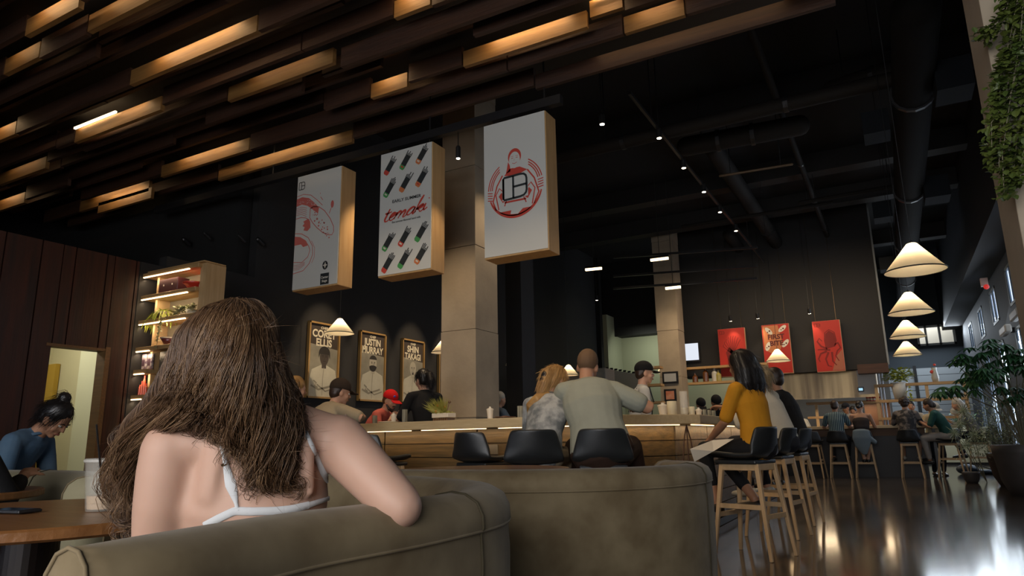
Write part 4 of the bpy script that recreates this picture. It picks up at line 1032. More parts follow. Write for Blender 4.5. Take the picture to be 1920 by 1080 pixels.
def art2(P, W, H, f_):
    mb = MB(); poly(mb, P, [(.03, H-.03), (W*.6, H-.03), (W*.72, H*.6), (W*.5, H*.35), (.03, H*.5)], 1); obj('tan_patch', mb, mat('tan_ink', (.55, .20, .08), .6), f_, world=True)
    mb = MB(); mb2 = MB()
    for u, v, a in ((.17*W/.66, H*.87, -50), (.50*W/.66, H*.90, 40), (.12, H*.56, 70), (.54*W/.66, H*.60, 50)):
        pts = []; 
        for q in range(16): an = 2*PI*q/16; x, y = .12*math.cos(an), .055*math.sin(an); pts.append((u+x*math.cos(R(a))-y*math.sin(R(a)), v+x*math.sin(R(a))+y*math.cos(R(a))))
        poly(mb, P, pts, 2); poly(mb2, P, circ(u+.02, v, .022, 8), 3); poly(mb2, P, circ(u-.03, v-.03, .016, 8), 3)
    obj('pale_blossoms', mb, ink_white, f_, world=True)
    text(mb2, P, 'FIRST', W/2, H*.70, .17, 3, bold=.006); text(mb2, P, 'BITE', W/2, H*.57, .17, 3, bold=.006); obj('dark_lettering', mb2, mat('maroon_ink', (.10, .01, .012), .6), f_, world=True)
def art3(P, W, H, f_):
    mb = MB(); poly(mb, P, [(W-.02, .03), (W-.02, H*.42), (W*.75, H*.3), (W*.55, .03)], 1); obj('tan_patch', mb, mat('tan_ink2', (.40, .13, .08), .6), f_, world=True)
    mb = MB(); db_logo(mb, P, .05, H-.14, .13, .08, .012, 1)
    poly(mb, P, [(W*.44, H*.45), (W*.40, H*.62), (W*.44, H*.74), (W*.58, H*.80), (W*.74, H*.74), (W*.78, H*.60), (W*.70, H*.48)], 1)
    stroke(mb, P, [(W*.42, H*.45), (W*.38, H*.62), (W*.42, H*.76), (W*.58, H*.82), (W*.76, H*.76), (W*.80, H*.60), (W*.72, H*.48)], .02, 2)
    for pts in ([(.62, .50), (.85, .55), (.92, .45), (.8, .40), (.72, .3), (.82, .2)], [(.45, .45), (.25, .5), (.12, .6), (.2, .66), (.3, .6)], [(.42, .40), (.2, .36), (.1, .26), (.15, .2)], [(.48, .38), (.36, .25), (.42, .12), (.55, .1)], [(.6, .38), (.6, .2), (.72, .12)], [(.55, .42), (.3, .44), (.1, .44)]):
        stroke(mb, P, [(a*W, b*H) for a, b in pts], lambda t: .05*(1-.6*t), 2)
    obj('dark_octopus', mb, dkred, f_, world=True)
banner(1347, 1398, aty(1368, 616, 18.45).z, 1.27, 'red banner with a dark leafy drawing, left of the three over the kitchen', art1)
banner(1430, 1482, aty(1453, 608, 18.45).z, 1.27, 'red and tan banner with white blossoms, middle of the three over the kitchen', art2)
banner(1526, 1579, aty(1550, 601, 18.45).z, 1.27, 'red banner with a dark octopus drawing, over the steel hood', art3)
# ------------------------------------------------------------------ kitchen behind the far counter
def at18(x, y, Y): return aty(x, y, Y)
FB = thing('kitchen_counter', 'far bar counter with pale oak top and near-black front in front of the kitchen', 'bar counter', (-2.5, 17.3, 0))
xr = atz(1742, 896, 0).x+.08
obj('countertop', MB().b2((-4.6, 16.95, 1.02), (xr, 17.7, 1.09)), bartop_m, FB, world=True, mods=[('bevel', .008, 2)])
obj('body', MB().b2((-4.5, 17.2, 0), (xr-.05, 17.6, 1.02)), mat('counter_front_black', (.016, .014, .014), .5), FB, world=True)
obj('apron', MB().b2((-4.5, 17.15, .86), (xr-.03, 17.2, 1.02)), wood('apron_wood', (.16, .075, .03), (.11, .05, .02)), FB, world=True)
obj('countertop', MB().b2((xr-.02, 17.1, 1.0), (xr+.55, 17.6, 1.07)), bartop_m, FB, world=True)
obj('bracket', MB().b2((xr+.1, 17.3, 0), (xr+.16, 17.36, 1.0)), satin_black, FB, world=True)
wb = thing('bench_box', 'long cream panelled box bench under the far window', 'bench', (1.4, 24.2, 0))
obj('body', MB().b2((.30, 23.8, 0.06), (2.22, 24.6, 1.0)), mat('cream_panel', (.58, .55, .38), .6), wb, world=True, mods=[('bevel', .01, 2)])
obj('top', MB().b2((.28, 23.78, 1.0), (2.24, 24.62, 1.05)), mat('cream_top', (.62, .60, .46), .5), wb, world=True)
obj('plinth', MB().b2((.34, 23.86, 0), (2.2, 24.5, .06)), satin_black, wb, world=True)
plate('wall_kitchen', (-7.6, 22.4, 0), (-.1, 22.5, 4.4), mat('kitchen_grey', (.17, .17, .165), .6, noise=(1.2, (.10, .10, .10), .3)))
hood = thing('extractor_hood', 'wide stainless steel extractor hood under the black bulkhead', 'extractor hood', (-1.5, 19.6, 1.7))
hx0, hx1 = aty(1500, 700, 19.3).x, aty(1642, 700, 19.3).x
obj('canopy', MB().b2((hx0-.9, 19.3, aty(1560, 742, 19.3).z), (hx1, 20.5, aty(1560, 684, 19.3).z)), steel, hood, world=True, mods=[('bevel', .01, 2)])
obj('lip', MB().b2((hx0-.95, 19.24, aty(1560, 747, 19.3).z), (hx1+.02, 19.32, aty(1560, 741, 19.3).z)), steel, hood, world=True)
cb = obj('control_box', MB().b2((hx1-.42, 19.22, aty(1560, 742, 19.3).z), (hx1-.02, 19.3, aty(1560, 684, 19.3).z)), mat('grey_control_box', (.42, .42, .42), .4), hood, world=True)
pc = aty(1614, 730, 19.2); obj('display', MB().b2((pc.x-.07, 19.2, pc.z-.06), (pc.x+.07, 19.23, pc.z+.06)), satin_black, cb, world=True); obj('display_glow', MB().b2((pc.x-.045, 19.19, pc.z-.03), (pc.x+.045, 19.2, pc.z+.03)), emis('blue_display', (.45, .8, 1), .9), cb, world=True)
for k in range(2): obj('pipe', MB().tube([(hx1+.05+.07*k, 19.3, 1.0), (hx1+.05+.07*k, 19.3, 2.45)], .022, 10), steel_d, hood, world=True)
light('hood_lamp', 'AREA', ((hx0+hx1)/2, 19.8, 1.72), 22, WARM2, (0, -.2, -1), 1.8, .2)
light('kitchen_lamp', 'AREA', (-2.6, 20.9, 2.9), 30, (1, .86, .66), (0, -.2, -1), 4.5, .4)
light('kitchen_front_lamp', 'AREA', (-1.8, 16.4, 4.6), 75, WARM2, (0, .5, -1), 4.5, .3)
# timber racks
def rack(label, x0, x1, Y, zs, posts, group=None, low=None):
    t = thing('timber_shelf_rack', label, 'shelf', ((x0+x1)/2, Y, 0), 0, group)
    for z in zs: obj('shelf', MB().b2((x0, Y, z), (x1, Y+.28, z+.06)), oak, t, world=True)
    for x in posts: obj('post', MB().b2((x-.035, Y+.02, low or 0), (x+.035, Y+.09, zs[-1])), oakz, t, world=True)
    return t
zr = [aty(1720, y, 19.0).z for y in (786, 752, 722)]
xa, xb = aty(1642, 750, 19.0).x, aty(1817, 750, 19.0).x
rack('pale timber shelf rack under the window pendants, holding the yellow green plant', xa, xb, 19.0, zr, [xa+.04, (xa+xb)/2+.15, xb-.04], low=1.02)
zr2 = [aty(1400, y, 18.2).z for y in (716, 686)]
rack('pale timber rack with bottles left of the steel hood', aty(1287, 700, 18.2).x, aty(1440, 700, 18.2).x, 18.2, zr2, [aty(1400, 700, 18.2).x, aty(1438, 700, 18.2).x], low=1.0)
rack('low pale timber rack behind the striped shirt man', aty(1512, 760, 20.4).x, aty(1640, 760, 20.4).x, 20.4, [aty(1570, y, 20.4).z for y in (784, 757)], [aty(1530, 760, 20.4).x, aty(1625, 760, 20.4).x])
rack('pale timber shelf beside the far concrete column behind the capped barista', aty(1212, 700, 16.6).x, aty(1238, 700, 16.6).x, 16.6, [aty(1225, y, 16.6).z for y in (757, 724, 691)], [aty(1213, 700, 16.6).x], low=0)
sc_ = thing('white_screen', 'bright white screen beside the far concrete column', 'screen', aty(1297, 661, 18.6)); s0, s1 = aty(1286, 676, 18.6), aty(1308, 643, 18.6)
obj('casing', MB().b2((s0.x-.04, 18.62, s0.z-.04), (s1.x+.04, 18.68, s1.z+.04)), satin_black, sc_, world=True); obj('screen', MB().b2((s0.x, 18.60, s0.z), (s1.x, 18.62, s1.z)), screen_m, sc_, world=True)
for (x, y, w, h, lb, m_) in ((1257, 708, 28, 24, 'black framed certificate on the far concrete column', mat('certificate_paper', (.50, .52, .54), .6)), (1257, 741, 21, 24, 'small framed orange notice on the far concrete column, under the certificate', mat('orange_notice', (.62, .13, .04), .6, noise=(6, (.75, .42, .30), .2)))):
    a, b = aty(x-w/2, y+h/2, 17.58), aty(x+w/2, y-h/2, 17.58); t = thing('framed_notice', lb, 'framed notice', (a+b)/2)
    obj('frame', MB().b2((a.x, 17.56, a.z), (b.x, 17.595, b.z)), satin_black, t, world=True); obj('paper', MB().b2((a.x+.05, 17.55, a.z+.05), (b.x-.05, 17.562, b.z-.05)), m_, t, world=True)
# paper roll banner / white board on the sage wall
t = thing('paper_banner', 'long tilted white paper banner with a dark edge on the sage wall', 'banner', (-6.2, 19.6, 2.2)); a, b, c, d = [aty(x, y, 19.6) for x, y in ((1139, 692), (1197, 702), (1197, 765), (1139, 760))]
mb = MB(); n_ = Vector((0, .02, 0)); mb.add([a, b, c, d, a+n_, b+n_, c+n_, d+n_], [(0, 3, 2, 1), (4, 5, 6, 7), (0, 1, 5, 4), (1, 2, 6, 5), (2, 3, 7, 6), (3, 0, 4, 7)]); obj('sheet', mb, mat('banner_paper', (.55, .56, .50), .7), t, world=True)
mb = MB()
for k in range(8): q = a.lerp(b, k/7.0); mb.box(q+Vector((0, -.02, .03)), (.09, .03, .05))
obj('edge_clips', mb, satin_black, t, world=True)
eq = thing('kitchen_cabinet', 'grey cabinet standing behind the couple at the bar', 'cabinet', (-6.6, 14.5, 0)); a, b = aty(1010, 700, 14.5), aty(1135, 700, 14.5); YC = 14.5
obj('body', MB().b2((a.x, YC, 0), (b.x, YC+.6, aty(1008, 698, YC).z)), mat('cabinet_grey', (.20, .195, .18), .6), eq, world=True, mods=[('bevel', .02, 2)]); obj('door', MB().b2((a.x+.06, YC-.02, .2), (b.x-.06, YC, aty(1008, 698, YC).z-.1)), mat('cabinet_door', (.23, .22, .20), .6), eq, world=True)
cb2 = thing('camera_box', 'small pale box hanging on the black partition', 'box', aty(1102, 602, 19.9)); obj('body', MB().box((0, 0, 0), (.18, .15, .08)), mat('pale_box', (.55, .42, .25), .6), cb2); obj('arm', MB().box((.1, 0, .12), (.05, .05, .22)), mat('grey_arm', (.25, .27, .27), .6), cb2)
# bottles and jars on racks
def bottle(name, label, p, h, r_, m_, group=None, neck=.35, cap=None):
    t = thing(name, label, 'bottle', p, 0, group); obj('body', MB().lathe((0, 0, 0), [(r_*.9, 0), (r_, .01), (r_, h*.58), (r_*neck, h*.75), (r_*neck, h*.93)], 16), m_, t, smooth=False)
    obj('cap', MB().lathe((0, 0, h*.93), [(r_*neck*1.15, 0), (r_*neck*1.15, h*.07)], 12), cap or satin_black, t); return t
amber = mat('amber_glass', (.16, .06, .02), .2)
for x, h, m_, lb in ((1304, .26, amber, 'short amber bottle on the rack left of the red banners'), (1324, .42, amber, 'tall amber bottle on the rack left of the red banners'), (1341, .40, mat('white_jug', (.62, .62, .58), .4), 'white jug bottle on the rack left of the red banners'), (1348, .30, mat('yellow_oil', (.42, .36, .10), .3), 'yellow oil bottle on the rack under the left red banner')):
    p = aty(x, 716, 18.32); bottle('bottle', lb, (p.x, 18.32, zr2[0]+.06), h, .075, m_)
p0 = aty(1690, 752, 19.12)
yp = thing('potted_plant', 'yellow green bushy plant in a white pot on the timber rack', 'plant', (p0.x, 19.12, zr[1]+.06))
obj('pot', MB().lathe((0, 0, 0), [(.13, 0), (.19, .40), (.17, .40), (.13, .05)], 20), mat('white_pot', (.55, .56, .56), .5), yp, smooth=True)
mb = MB()
for k in range(420):
    a = rnd.uniform(0, 2*PI); e = rnd.uniform(-.2, 1); r_ = rnd.uniform(.05, .30); leaf_mesh(mb, (math.cos(a)*r_, math.sin(a)*r_*.8, .50+e*.28*(1-r_)), (math.cos(a), math.sin(a), rnd.uniform(-.5, .8)), (0, 0, 1), rnd.uniform(.07, .12), .05)
for k in range(40): leaf_mesh(mb, (.2+rnd.uniform(-.04, .04), -.15, .3-.5*rnd.random()), (rnd.uniform(-1, 1), -1, rnd.uniform(-1, .5)), (0, 0, 1), .08, .04)
obj('foliage', mb, leaf_y, yp)
p = aty(1755, 718, 19.12); vt = thing('glass_vase', 'pale vase with a red flower on top of the timber rack', 'vase', (p.x, 19.12, zr[2]+.06)); obj('body', MB().lathe((0, 0, 0), [(.06, 0), (.08, .1), (.05, .28), (.06, .34)], 16), mat('pale_vase', (.5, .5, .46), .3), vt, smooth=True); obj('flower', MB().ball((-.05, -.02, .24), .045, 8, 6).ball((.02, -.05, .40), .03, 8, 6), ink_red, vt)
p = aty(1800, 777, 19.12); pbg = thing('plastic_bag', 'translucent white bag on the lower timber rack shelf', 'bag', (p.x-.0, 19.12, zr[0]+.06)); obj('body', remesh(MB().ball((0, 0, .12), (.16, .1, .13)).ball((.08, 0, .2), (.08, .07, .12)).ball((-.1, 0, .1), (.09, .08, .1)).tube([(.06, 0, .25), (.1, 0, .38)], [.05, .015]), .02, 2), mat('white_plastic_film', (.5, .52, .52), .4), pbg); obj('knot', MB().ball((.1, 0, .37), .025, 8, 6), white_cer, pbg)
c0 = None
for k, x in enumerate((1628, 1634, 1640, 1646, 1652)):
    p = aty(x, 753, 20.3)
    if c0 is None:
        c0 = thing('red_tin', 'small red tin in the row right of the steel hood', 'tin can', (p.x, 20.5, 0), 0, 'red tins in a row right of the hood'); obj('body', MB().lathe((0, 0, 0), [(.04, 0), (.04, .12)], 12), ink_red, c0); obj('label_band', MB().lathe((0, 0, 0), [(.041, .03), (.041, .08)], 12, close=False), white_cer, c0); c0.location = (p.x, 20.2, p.z-.0)
    else: dup(c0, (p.x, 20.2, p.z))
c1 = thing('tin_shelf', 'small brown shelf under the row of red tins', 'shelf', (aty(1640, 757, 20.2).x, 20.2, 0)); zt = c0.location.z
obj('board', MB().b2((c0.location.x-.12, 20.05, zt-.06), (c0.location.x+.5, 20.4, zt)), oak, c1, world=True); obj('body', MB().b2((c0.location.x-.1, 20.1, 0), (c0.location.x+.48, 20.4, zt-.06)), mat('oven_brown', (.13, .06, .03), .5), c1, world=True)
# ------------------------------------------------------------------ things on the bar
def onbar(x, back=.22):
    d = ray(x, 783); pl = off(out_front, -0)
    pl = [(Vector((*p, 0))) for p in out_front]
    for i in range(len(pl)-1):
        a, b = pl[i], pl[i+1]; e = (b-a); nr = Vector((-e.y, e.x, 0)).normalized(); a2 = a+nr*back; 
        den = d.x*e.y-d.y*e.x
        if abs(den) < 1e-9: continue
        t = (a2.x*e.y-a2.y*e.x)/den; s_ = (a2.x*d.y-a2.y*d.x)/den
        if t > 0 and -.03 <= s_ <= 1.03: return Vector((d.x*t, d.y*t, ZT))
    return Vector((0, 0, 0))
def cup_obj(label, x, h=.10, r_=.038, back=.22, lid=True, m_=white_cer, group='white lidded cups on the bar'):
    p = onbar(x, back); t = thing('lidded_cup', label, 'cup', p, 0, group)
    obj('body', MB().lathe((0, 0, 0), [(r_*.75, 0), (r_, h), (r_*.9, h), (r_*.7, .01)], 20), m_, t)
    if lid: obj('lid', MB().lathe((0, 0, h), [(r_*1.1, 0), (r_*1.1, .012), (r_*.35, .022), (r_*.3, .035)], 20), m_, t)
    return t
cup_obj('white lidded cup on the bar beside the red cap man', 738, .085, .03, .4)
cup_obj('white lidded cup on the bar in front of the near concrete column', 919, .095, .032, .4)
cup_obj('white lidded cup just right of the capped barista', 1244, .085, .045, .35)
cup_obj('small white lidded cup between the square jar and the striped glasses', 1311, .065, .03, .25)
def tumbler(name, label, x, h, r_, m_, back=.2, group=None, fill=None, fh=.4):
    p = onbar(x, back); t = thing(name, label, 'glass', p, 0, group)
    obj('body', MB().lathe((0, 0, 0), [(r_*.9, 0), (r_, .01), (r_, h), (r_-.003, h), (r_-.004, .012)], 24, close=False), m_, t, smooth=True)
    if fill: obj('drink', MB().lathe((0, 0, .012), [(r_-.006, 0), (r_-.006, h*fh)], 20), fill, t)
    return t
frost = mat('ribbed_glass', (.62, .64, .58), .2, trans=.55, ior=1.15, noise=(60, (.35, .35, .30), .1), stretch=(1, 1, .05))
tumbler('ribbed_tumbler', 'tall ribbed glass tumbler on the bar left of the planter box', 759, .13, .028, frost, .12)
tumbler('glass_jar', 'glass jar with metal lid on the bar by the tan T-shirt man', 703, .095, .026, frost, .3, None, steel_d, .6)
tumbler('ribbed_tumbler', 'ribbed glass tumbler behind the tie-dye shirt woman', 977, .12, .035, frost, .4)
tumbler('frosted_jar', 'square frosted candle jar on the bar corner', 1261, .12, .042, mat('frosted_candle', (.66, .60, .44), .5), .12, None)
t = tumbler('carafe', 'tall clear glass carafe with pale drink, standing highest on the bar', 1284, .21, .036, glass, .15, None, mat('pale_drink', (.72, .66, .48), .3), .25); t['category'] = 'carafe'
tumbler('frosted_jar', 'small frosted jar right of the glass carafe', 1298, .075, .028, mat('frosted_candle', (.66, .60, .44), .5), .15)
for k, x in enumerate((1322, 1331, 1339)):
    tumbler('ribbed_tumbler', ['first', 'second', 'third'][k]+' of the ribbed glasses lined up beside the small lidded cup, counted from it', x, .095, .022, frost, .3, 'ribbed glasses at the bar corner')
def plate_obj(label, x, r_, m_, back=.2, rim=None):
    p = onbar(x, back); t = thing('plate', label, 'plate', p, 0, None); obj('dish', MB().lathe((0, 0, 0), [(r_*.6, 0), (r_, .012), (r_*.97, .016), (r_*.6, .006)], 28), m_, t, smooth=True)
    obj('food', MB().ball((0, 0, .014), (r_*.45, r_*.4, .012), 10, 6), mat('dark_food', (.12, .05, .03), .6), t); return t
dpl = mat('dark_plate', (.10, .05, .03), .4)
plate_obj('pale plate on the bar between the two empty stools', 727, .11, mat('cream_plate', (.6, .55, .42), .4), .14); plate_obj('dark plate on the bar beside the white cup at the column', 947, .10, dpl, .14); plate_obj('dark plate in front of the mustard top woman', 1352, .09, dpl, .25)
rg = thing('red_napkin', 'crumpled red and white napkins at the tan T-shirt man\'s elbow', 'napkin', onbar(650, .1)); obj('paper', MB().ball((0, 0, .02), (.07, .04, .02), 10, 6).ball((.06, .01, .015), (.04, .03, .015), 8, 5), mat('napkin_red', (.5, .10, .03), .6), rg); obj('white_paper', MB().ball((-.05, -.02, .014), (.035, .025, .014), 8, 5), white_cer, rg)
# planter box with grass and orange flowers
pb = thing('planter_box', 'white and dark planter box with grassy plant and orange flowers on the bar', 'planter', onbar(832, .3), R(-9))
obj('box', MB().box((0, 0, .060), (.225, .12, .045)), white_cer, pb, mods=[('bevel', .004, 1)])
mb = MB(); 
for k in range(7): mb.box((-.09+.03*k, 0, .017), (.022, .105, .034))
obj('slats', mb, mat('planter_dark_wood', (.13, .07, .035), .5), pb)
mb = MB()
for k in range(320):
    x = rnd.uniform(-.10, .02); a = rnd.uniform(-1.1, .9); L = rnd.uniform(.08, .19); d = Vector((math.sin(a)-.25, rnd.uniform(-.5, .5), math.cos(a))); leaf_mesh(mb, (x, rnd.uniform(-.04, .04), .075), d, (0, 1, 0), L, .005, curl=.35)
for k in range(160): leaf_mesh(mb, (rnd.uniform(-.1, .1), rnd.uniform(-.05, .05), .07), (rnd.uniform(-1, 1), rnd.uniform(-1, 1), rnd.uniform(.2, 1)), (0, 0, 1), .04, .012)
obj('foliage', mb, mat('lime_grass', (.34, .36, .05), .5, noise=(20, (.50, .46, .14), .2)), pb)
mb = MB()
for q in ((-.045, -.04, .16), (-.06, -.05, .105), (.0, .02, .14), (-.08, 0, .13)): mb.ball(q, (.016, .012, .014), 8, 6)
obj('flowers', mb, mat('orange_petals', (.70, .17, .03), .5), pb)
mb = MB(); mb.tube([(.05, 0, .07), (.06, 0, .14), (.085, -.01, .185)], .0025, 5).ball((.088, -.01, .19), (.018, .014, .014), 8, 6); obj('seed_head', mb, mat('dry_stem', (.16, .09, .05), .7), pb)
# menu sheet is held by the mustard top woman (built with her)

# ------------------------------------------------------------------ plants at the right
def clump(name, label, base, parts, pot=None, cat='plant'):
    t = thing(name, label, cat, base)
    if pot: 
        r_, h, m_ = pot; obj('pot', MB().lathe((0, 0, 0), [(r_*.62, 0), (r_*.85, h*.3), (r_, h*.85), (r_*1.02, h), (r_*.92, h), (r_*.85, h*.85)], 32), m_, t, smooth=True)
        obj('soil', MB().lathe((0, 0, h*.8), [(r_*.9, 0), (r_*.86, .03)], 20), mat('soil', (.03, .02, .012), .9), t)
    for nm, mb, m_ in parts: obj(nm, mb, m_, t)
    return t
potm = mat('dark_planter', (.055, .048, .045), .55, noise=(5, (.09, .08, .08), .3), bump=.3, bscale=14)
rp = random.Random(3)
def at_loc(x, y, Y, base): return aty(x, y, Y)-Vector(base)
base1 = Vector((1.56, 12.6, 0))
mb = MB(); sm = MB()
# large dark-leaved tree: stems lean from the pot up to the crown
crown = [(1800, 690), (1830, 665), (1855, 700), (1880, 670), (1905, 690), (1845, 720), (1815, 715), (1780, 728), (1900, 740), (1925, 665), (1870, 650)]
for (x, y) in crown:
    Y = 12.4+rp.uniform(-.5, .5); c = at_loc(x, y, Y, base1)
    st = [Vector((.03, 0, .6)), Vector((.0, 0, 1.1)).lerp(c, .35), c]; sm.tube(st, [.014, .010, .005], 6)
    for w in range(7):
        d0 = Vector((rp.uniform(-1, 1), rp.uniform(-1, 1), rp.uniform(-.3, .7))).normalized(); p1 = c+d0*rp.uniform(.08, .22)
        for k in range(9):
            a = 2*PI*k/9; d = (Vector((math.cos(a), math.sin(a), -.35))+d0*.3); leaf_mesh(mb, p1, d, (0, 0, 1), rp.uniform(.13, .20), .05, curl=.35)
clump('potted_tree', 'tall dark green potted tree with drooping fingered leaves by the windows', base1, [('foliage', mb, leaf_g), ('stems', sm, stem_m)], (.40, .72, potm))
base2 = Vector((1.62, 14.6, 0)); mb = MB(); sm = MB()
for k in range(30):
    x, y = rp.uniform(1822, 1915), rp.uniform(748, 850); Y = 14.3+rp.uniform(-.4, .4); c = at_loc(x, y, Y, base2); sm.tube([Vector((rp.uniform(-.1, .1), 0, .35)), Vector((0, 0, .9)).lerp(c, .5), c], [.008, .006, .003], 5)
    for w in range(60):
        q = c+Vector((rp.gauss(0, .13), rp.gauss(0, .13), rp.gauss(0, .11))); leaf_mesh(mb, q, (rp.uniform(-1, 1), rp.uniform(-1, 1), rp.uniform(-.5, .9)), (0, 0, 1), rp.uniform(.05, .09), .016)
clump('potted_shrub', 'pale grey green feathery potted shrub between the box bench and the dark planter', base2, [('foliage', mb, leaf_p), ('stems', sm, stem_m)], (.36, .55, mat('brown_planter', (.045, .03, .026), .6)))
base3 = Vector((1.05, 15.4, 0)); mb = MB(); sm = MB()
for (x, y) in ((1800, 795), (1826, 815), (1812, 835), (1790, 812), (1806, 770)):
    c = at_loc(x, y, 15.4, base3); sm.tube([Vector((.25, .3, .0)), c*.5+Vector((.1, .1, .0)), c], .006, 5)
    for k in range(16): a = 2*PI*k/16; leaf_mesh(mb, c, (math.cos(a), rp.uniform(-.5, .5), math.sin(a)), (0, 1, 0), rp.uniform(.10, .20), .016)
clump('spiky_plant', 'thin spiky-leaved plant in front of the cream box bench', base3, [('foliage', mb, leaf_p), ('stems', sm, stem_m)], (.14, .2, potm))
base4 = Vector((1.75, 20.5, 1.05)); mb = MB()
for k in range(140): leaf_mesh(mb, (rp.gauss(0, .12), rp.gauss(0, .1), .2+rp.gauss(0, .08)), (rp.uniform(-1, 1), rp.uniform(-1, 1), rp.uniform(0, 1)), (0, 0, 1), .14, .07)
p = aty(1806, 800, 23.9); clump('potted_plant', 'small green pot plant on the cream box bench', Vector((p.x, 24.1, 1.05)), [('foliage', mb, leaf_g)], (.13, .18, mat('grey_pot', (.3, .32, .32), .6)))
# ivy spilling down the near pier
mb = MB(); sm = MB(); base5 = Vector((.62, 3.93, 3.3))
strands = [((1912, -40), (1900, 60), (1880, 150), (1872, 240), (1868, 320)), ((1925, -40), (1912, 80), (1895, 200), (1884, 290), (1884, 372)), ((1930, -20), (1925, 100), (1915, 220), (1905, 310), (1898, 350)), ((1900, -20), (1885, 20), (1862, 60), (1838, 70)), ((1935, 0), (1925, 160), (1922, 260), (1915, 340)), ((1915, 10), (1890, 100), (1868, 140), (1862, 200)), ((1925, 50), (1890, 180), (1862, 230), (1860, 300)), ((1940, 50), (1935, 150), (1930, 240), (1922, 300))]
for k, s_ in enumerate(strands*2):
    Y = 3.90-.03*(k % 5); pts = [aty(x+rp.uniform(-6, 6), y, Y)-base5 for x, y in s_]; sm.tube(pts, .0022, 5)
    for i in range(len(pts)-1):
        for w in range(46):
            q = pts[i].lerp(pts[i+1], rp.random())+Vector((rp.gauss(0, .016), rp.gauss(0, .02), rp.gauss(0, .012))); leaf_mesh(mb, q, (rp.uniform(-1, .6), rp.uniform(-1, .2), rp.uniform(-1, .4)), (0, -.6, 1), rp.uniform(.022, .045), rp.uniform(.018, .034))
iv = clump('hanging_ivy', 'green ivy hanging down the pier at the top right corner', base5, [('foliage', mb, leaf_i), ('stems', sm, stem_m)]); obj('trough', MB().b2((.52, 3.86, 3.28), (1.2, 3.99, 3.45)), satin_black, iv, world=True)
# small red and white sensor on the wall
t = thing('fire_beacon', 'small red and white beacon high on the right wall header', 'alarm', aty(1846, 534, 16)); obj('body', MB().box((0, 0, .05), (.12, .1, .16)), mat('pale_beacon', (.6, .4, .35), .5), t); obj('lens', MB().ball((.02, -.04, -.05), .05, 10, 8), emis('red_beacon', (1, .05, .04), .5), t)
for (x, y, w, lb) in ((1885, 620, .9, 'white window head over the tall windows, farther one'), (1906, 590, .9, 'white window head over the tall windows, nearer one')):  # pale heads of the tall windows, they give no light
    p = atx(x, y, 2.15); t = thing('window_head', lb, 'window head', p); obj('body', MB().box((0, 0, 0), (.12, w, .16)), mat('white_head_box', (.30, .28, .25), .5), t, mods=[('bevel', .03, 2)]); obj('arm', MB().box((.12, 0, 0), (.1, .1, .1)), satin_black, t)
t = thing('floor_bag', 'dark blue bag lying on the floor beside the end stool', 'bag', atz(1815, 889, 0)); obj('body', remesh(MB().ball((0, 0, .10), (.22, .2, .12)).ball((.4, 0, .05), (.4, .15, .055)), .03, 3), mat('navy_bag', (.02, .04, .07), .6), t); obj('strap', MB().tube([(.1, 0, .18), (.3, -.05, .16), (.6, 0, .05)], .012, 6), satin_black, t)
# ------------------------------------------------------------------ people
def skin(name, c): return mat('skin_'+name, c, .5, sss=.12, spec=.35, noise=(14, tuple(min(1, x*1.08) for x in c), .3))
sk_pale = skin('pale', (.60, .36, .27)); sk_tan = skin('tan', (.46, .24, .15)); sk_light = skin('light', (.56, .32, .22)); sk_brown = skin('brown', (.34, .17, .10))
def cloth(name, c, c2=None, sc=8): return mat('cloth_'+name, c, .85, noise=(sc, c2 or tuple(x*.82 for x in c), .3), bump=.25, bscale=26, spec=.2)
h_black = mat('hair_black', (.010, .008, .008), .45); h_dark = mat('hair_dark_brown', (.030, .016, .010), .5); h_brown = mat('hair_brown', (.10, .05, .024), .5); h_blond = mat('hair_blond', (.50, .29, .10), .5, noise=(20, (.32, .17, .06), .2)); h_ash = mat('hair_ash_blond', (.33, .27, .17), .5, noise=(20, (.16, .12, .07), .2)); h_grey = mat('hair_silver', (.5, .48, .44), .5)
eye_w = mat('eye_white', (.7, .68, .64), .2); eye_d = mat('eye_dark', (.02, .012, .01), .15); lip_m = mat('lips', (.38, .12, .09), .45)
def ik(a, t, l1, l2, pole):
    a, t = Vector(a), Vector(t); d = t-a; L = min(d.length, (l1+l2)*.999); d.normalize(); t = a+d*L
    x = (l1*l1-l2*l2+L*L)/(2*L); h = math.sqrt(max(0, l1*l1-x*x)); p = Vector(pole); p = (p-d*p.dot(d)); p = p.normalized() if p.length > 1e-5 else d.orthogonal().normalized()
    return a+d*x+p*h, t
def rotm(yaw, pitch, roll=0): return Matrix.Rotation(R(-yaw), 3, 'Z') @ Matrix.Rotation(R(-pitch), 3, 'X') @ Matrix.Rotation(R(roll), 3, 'Y')
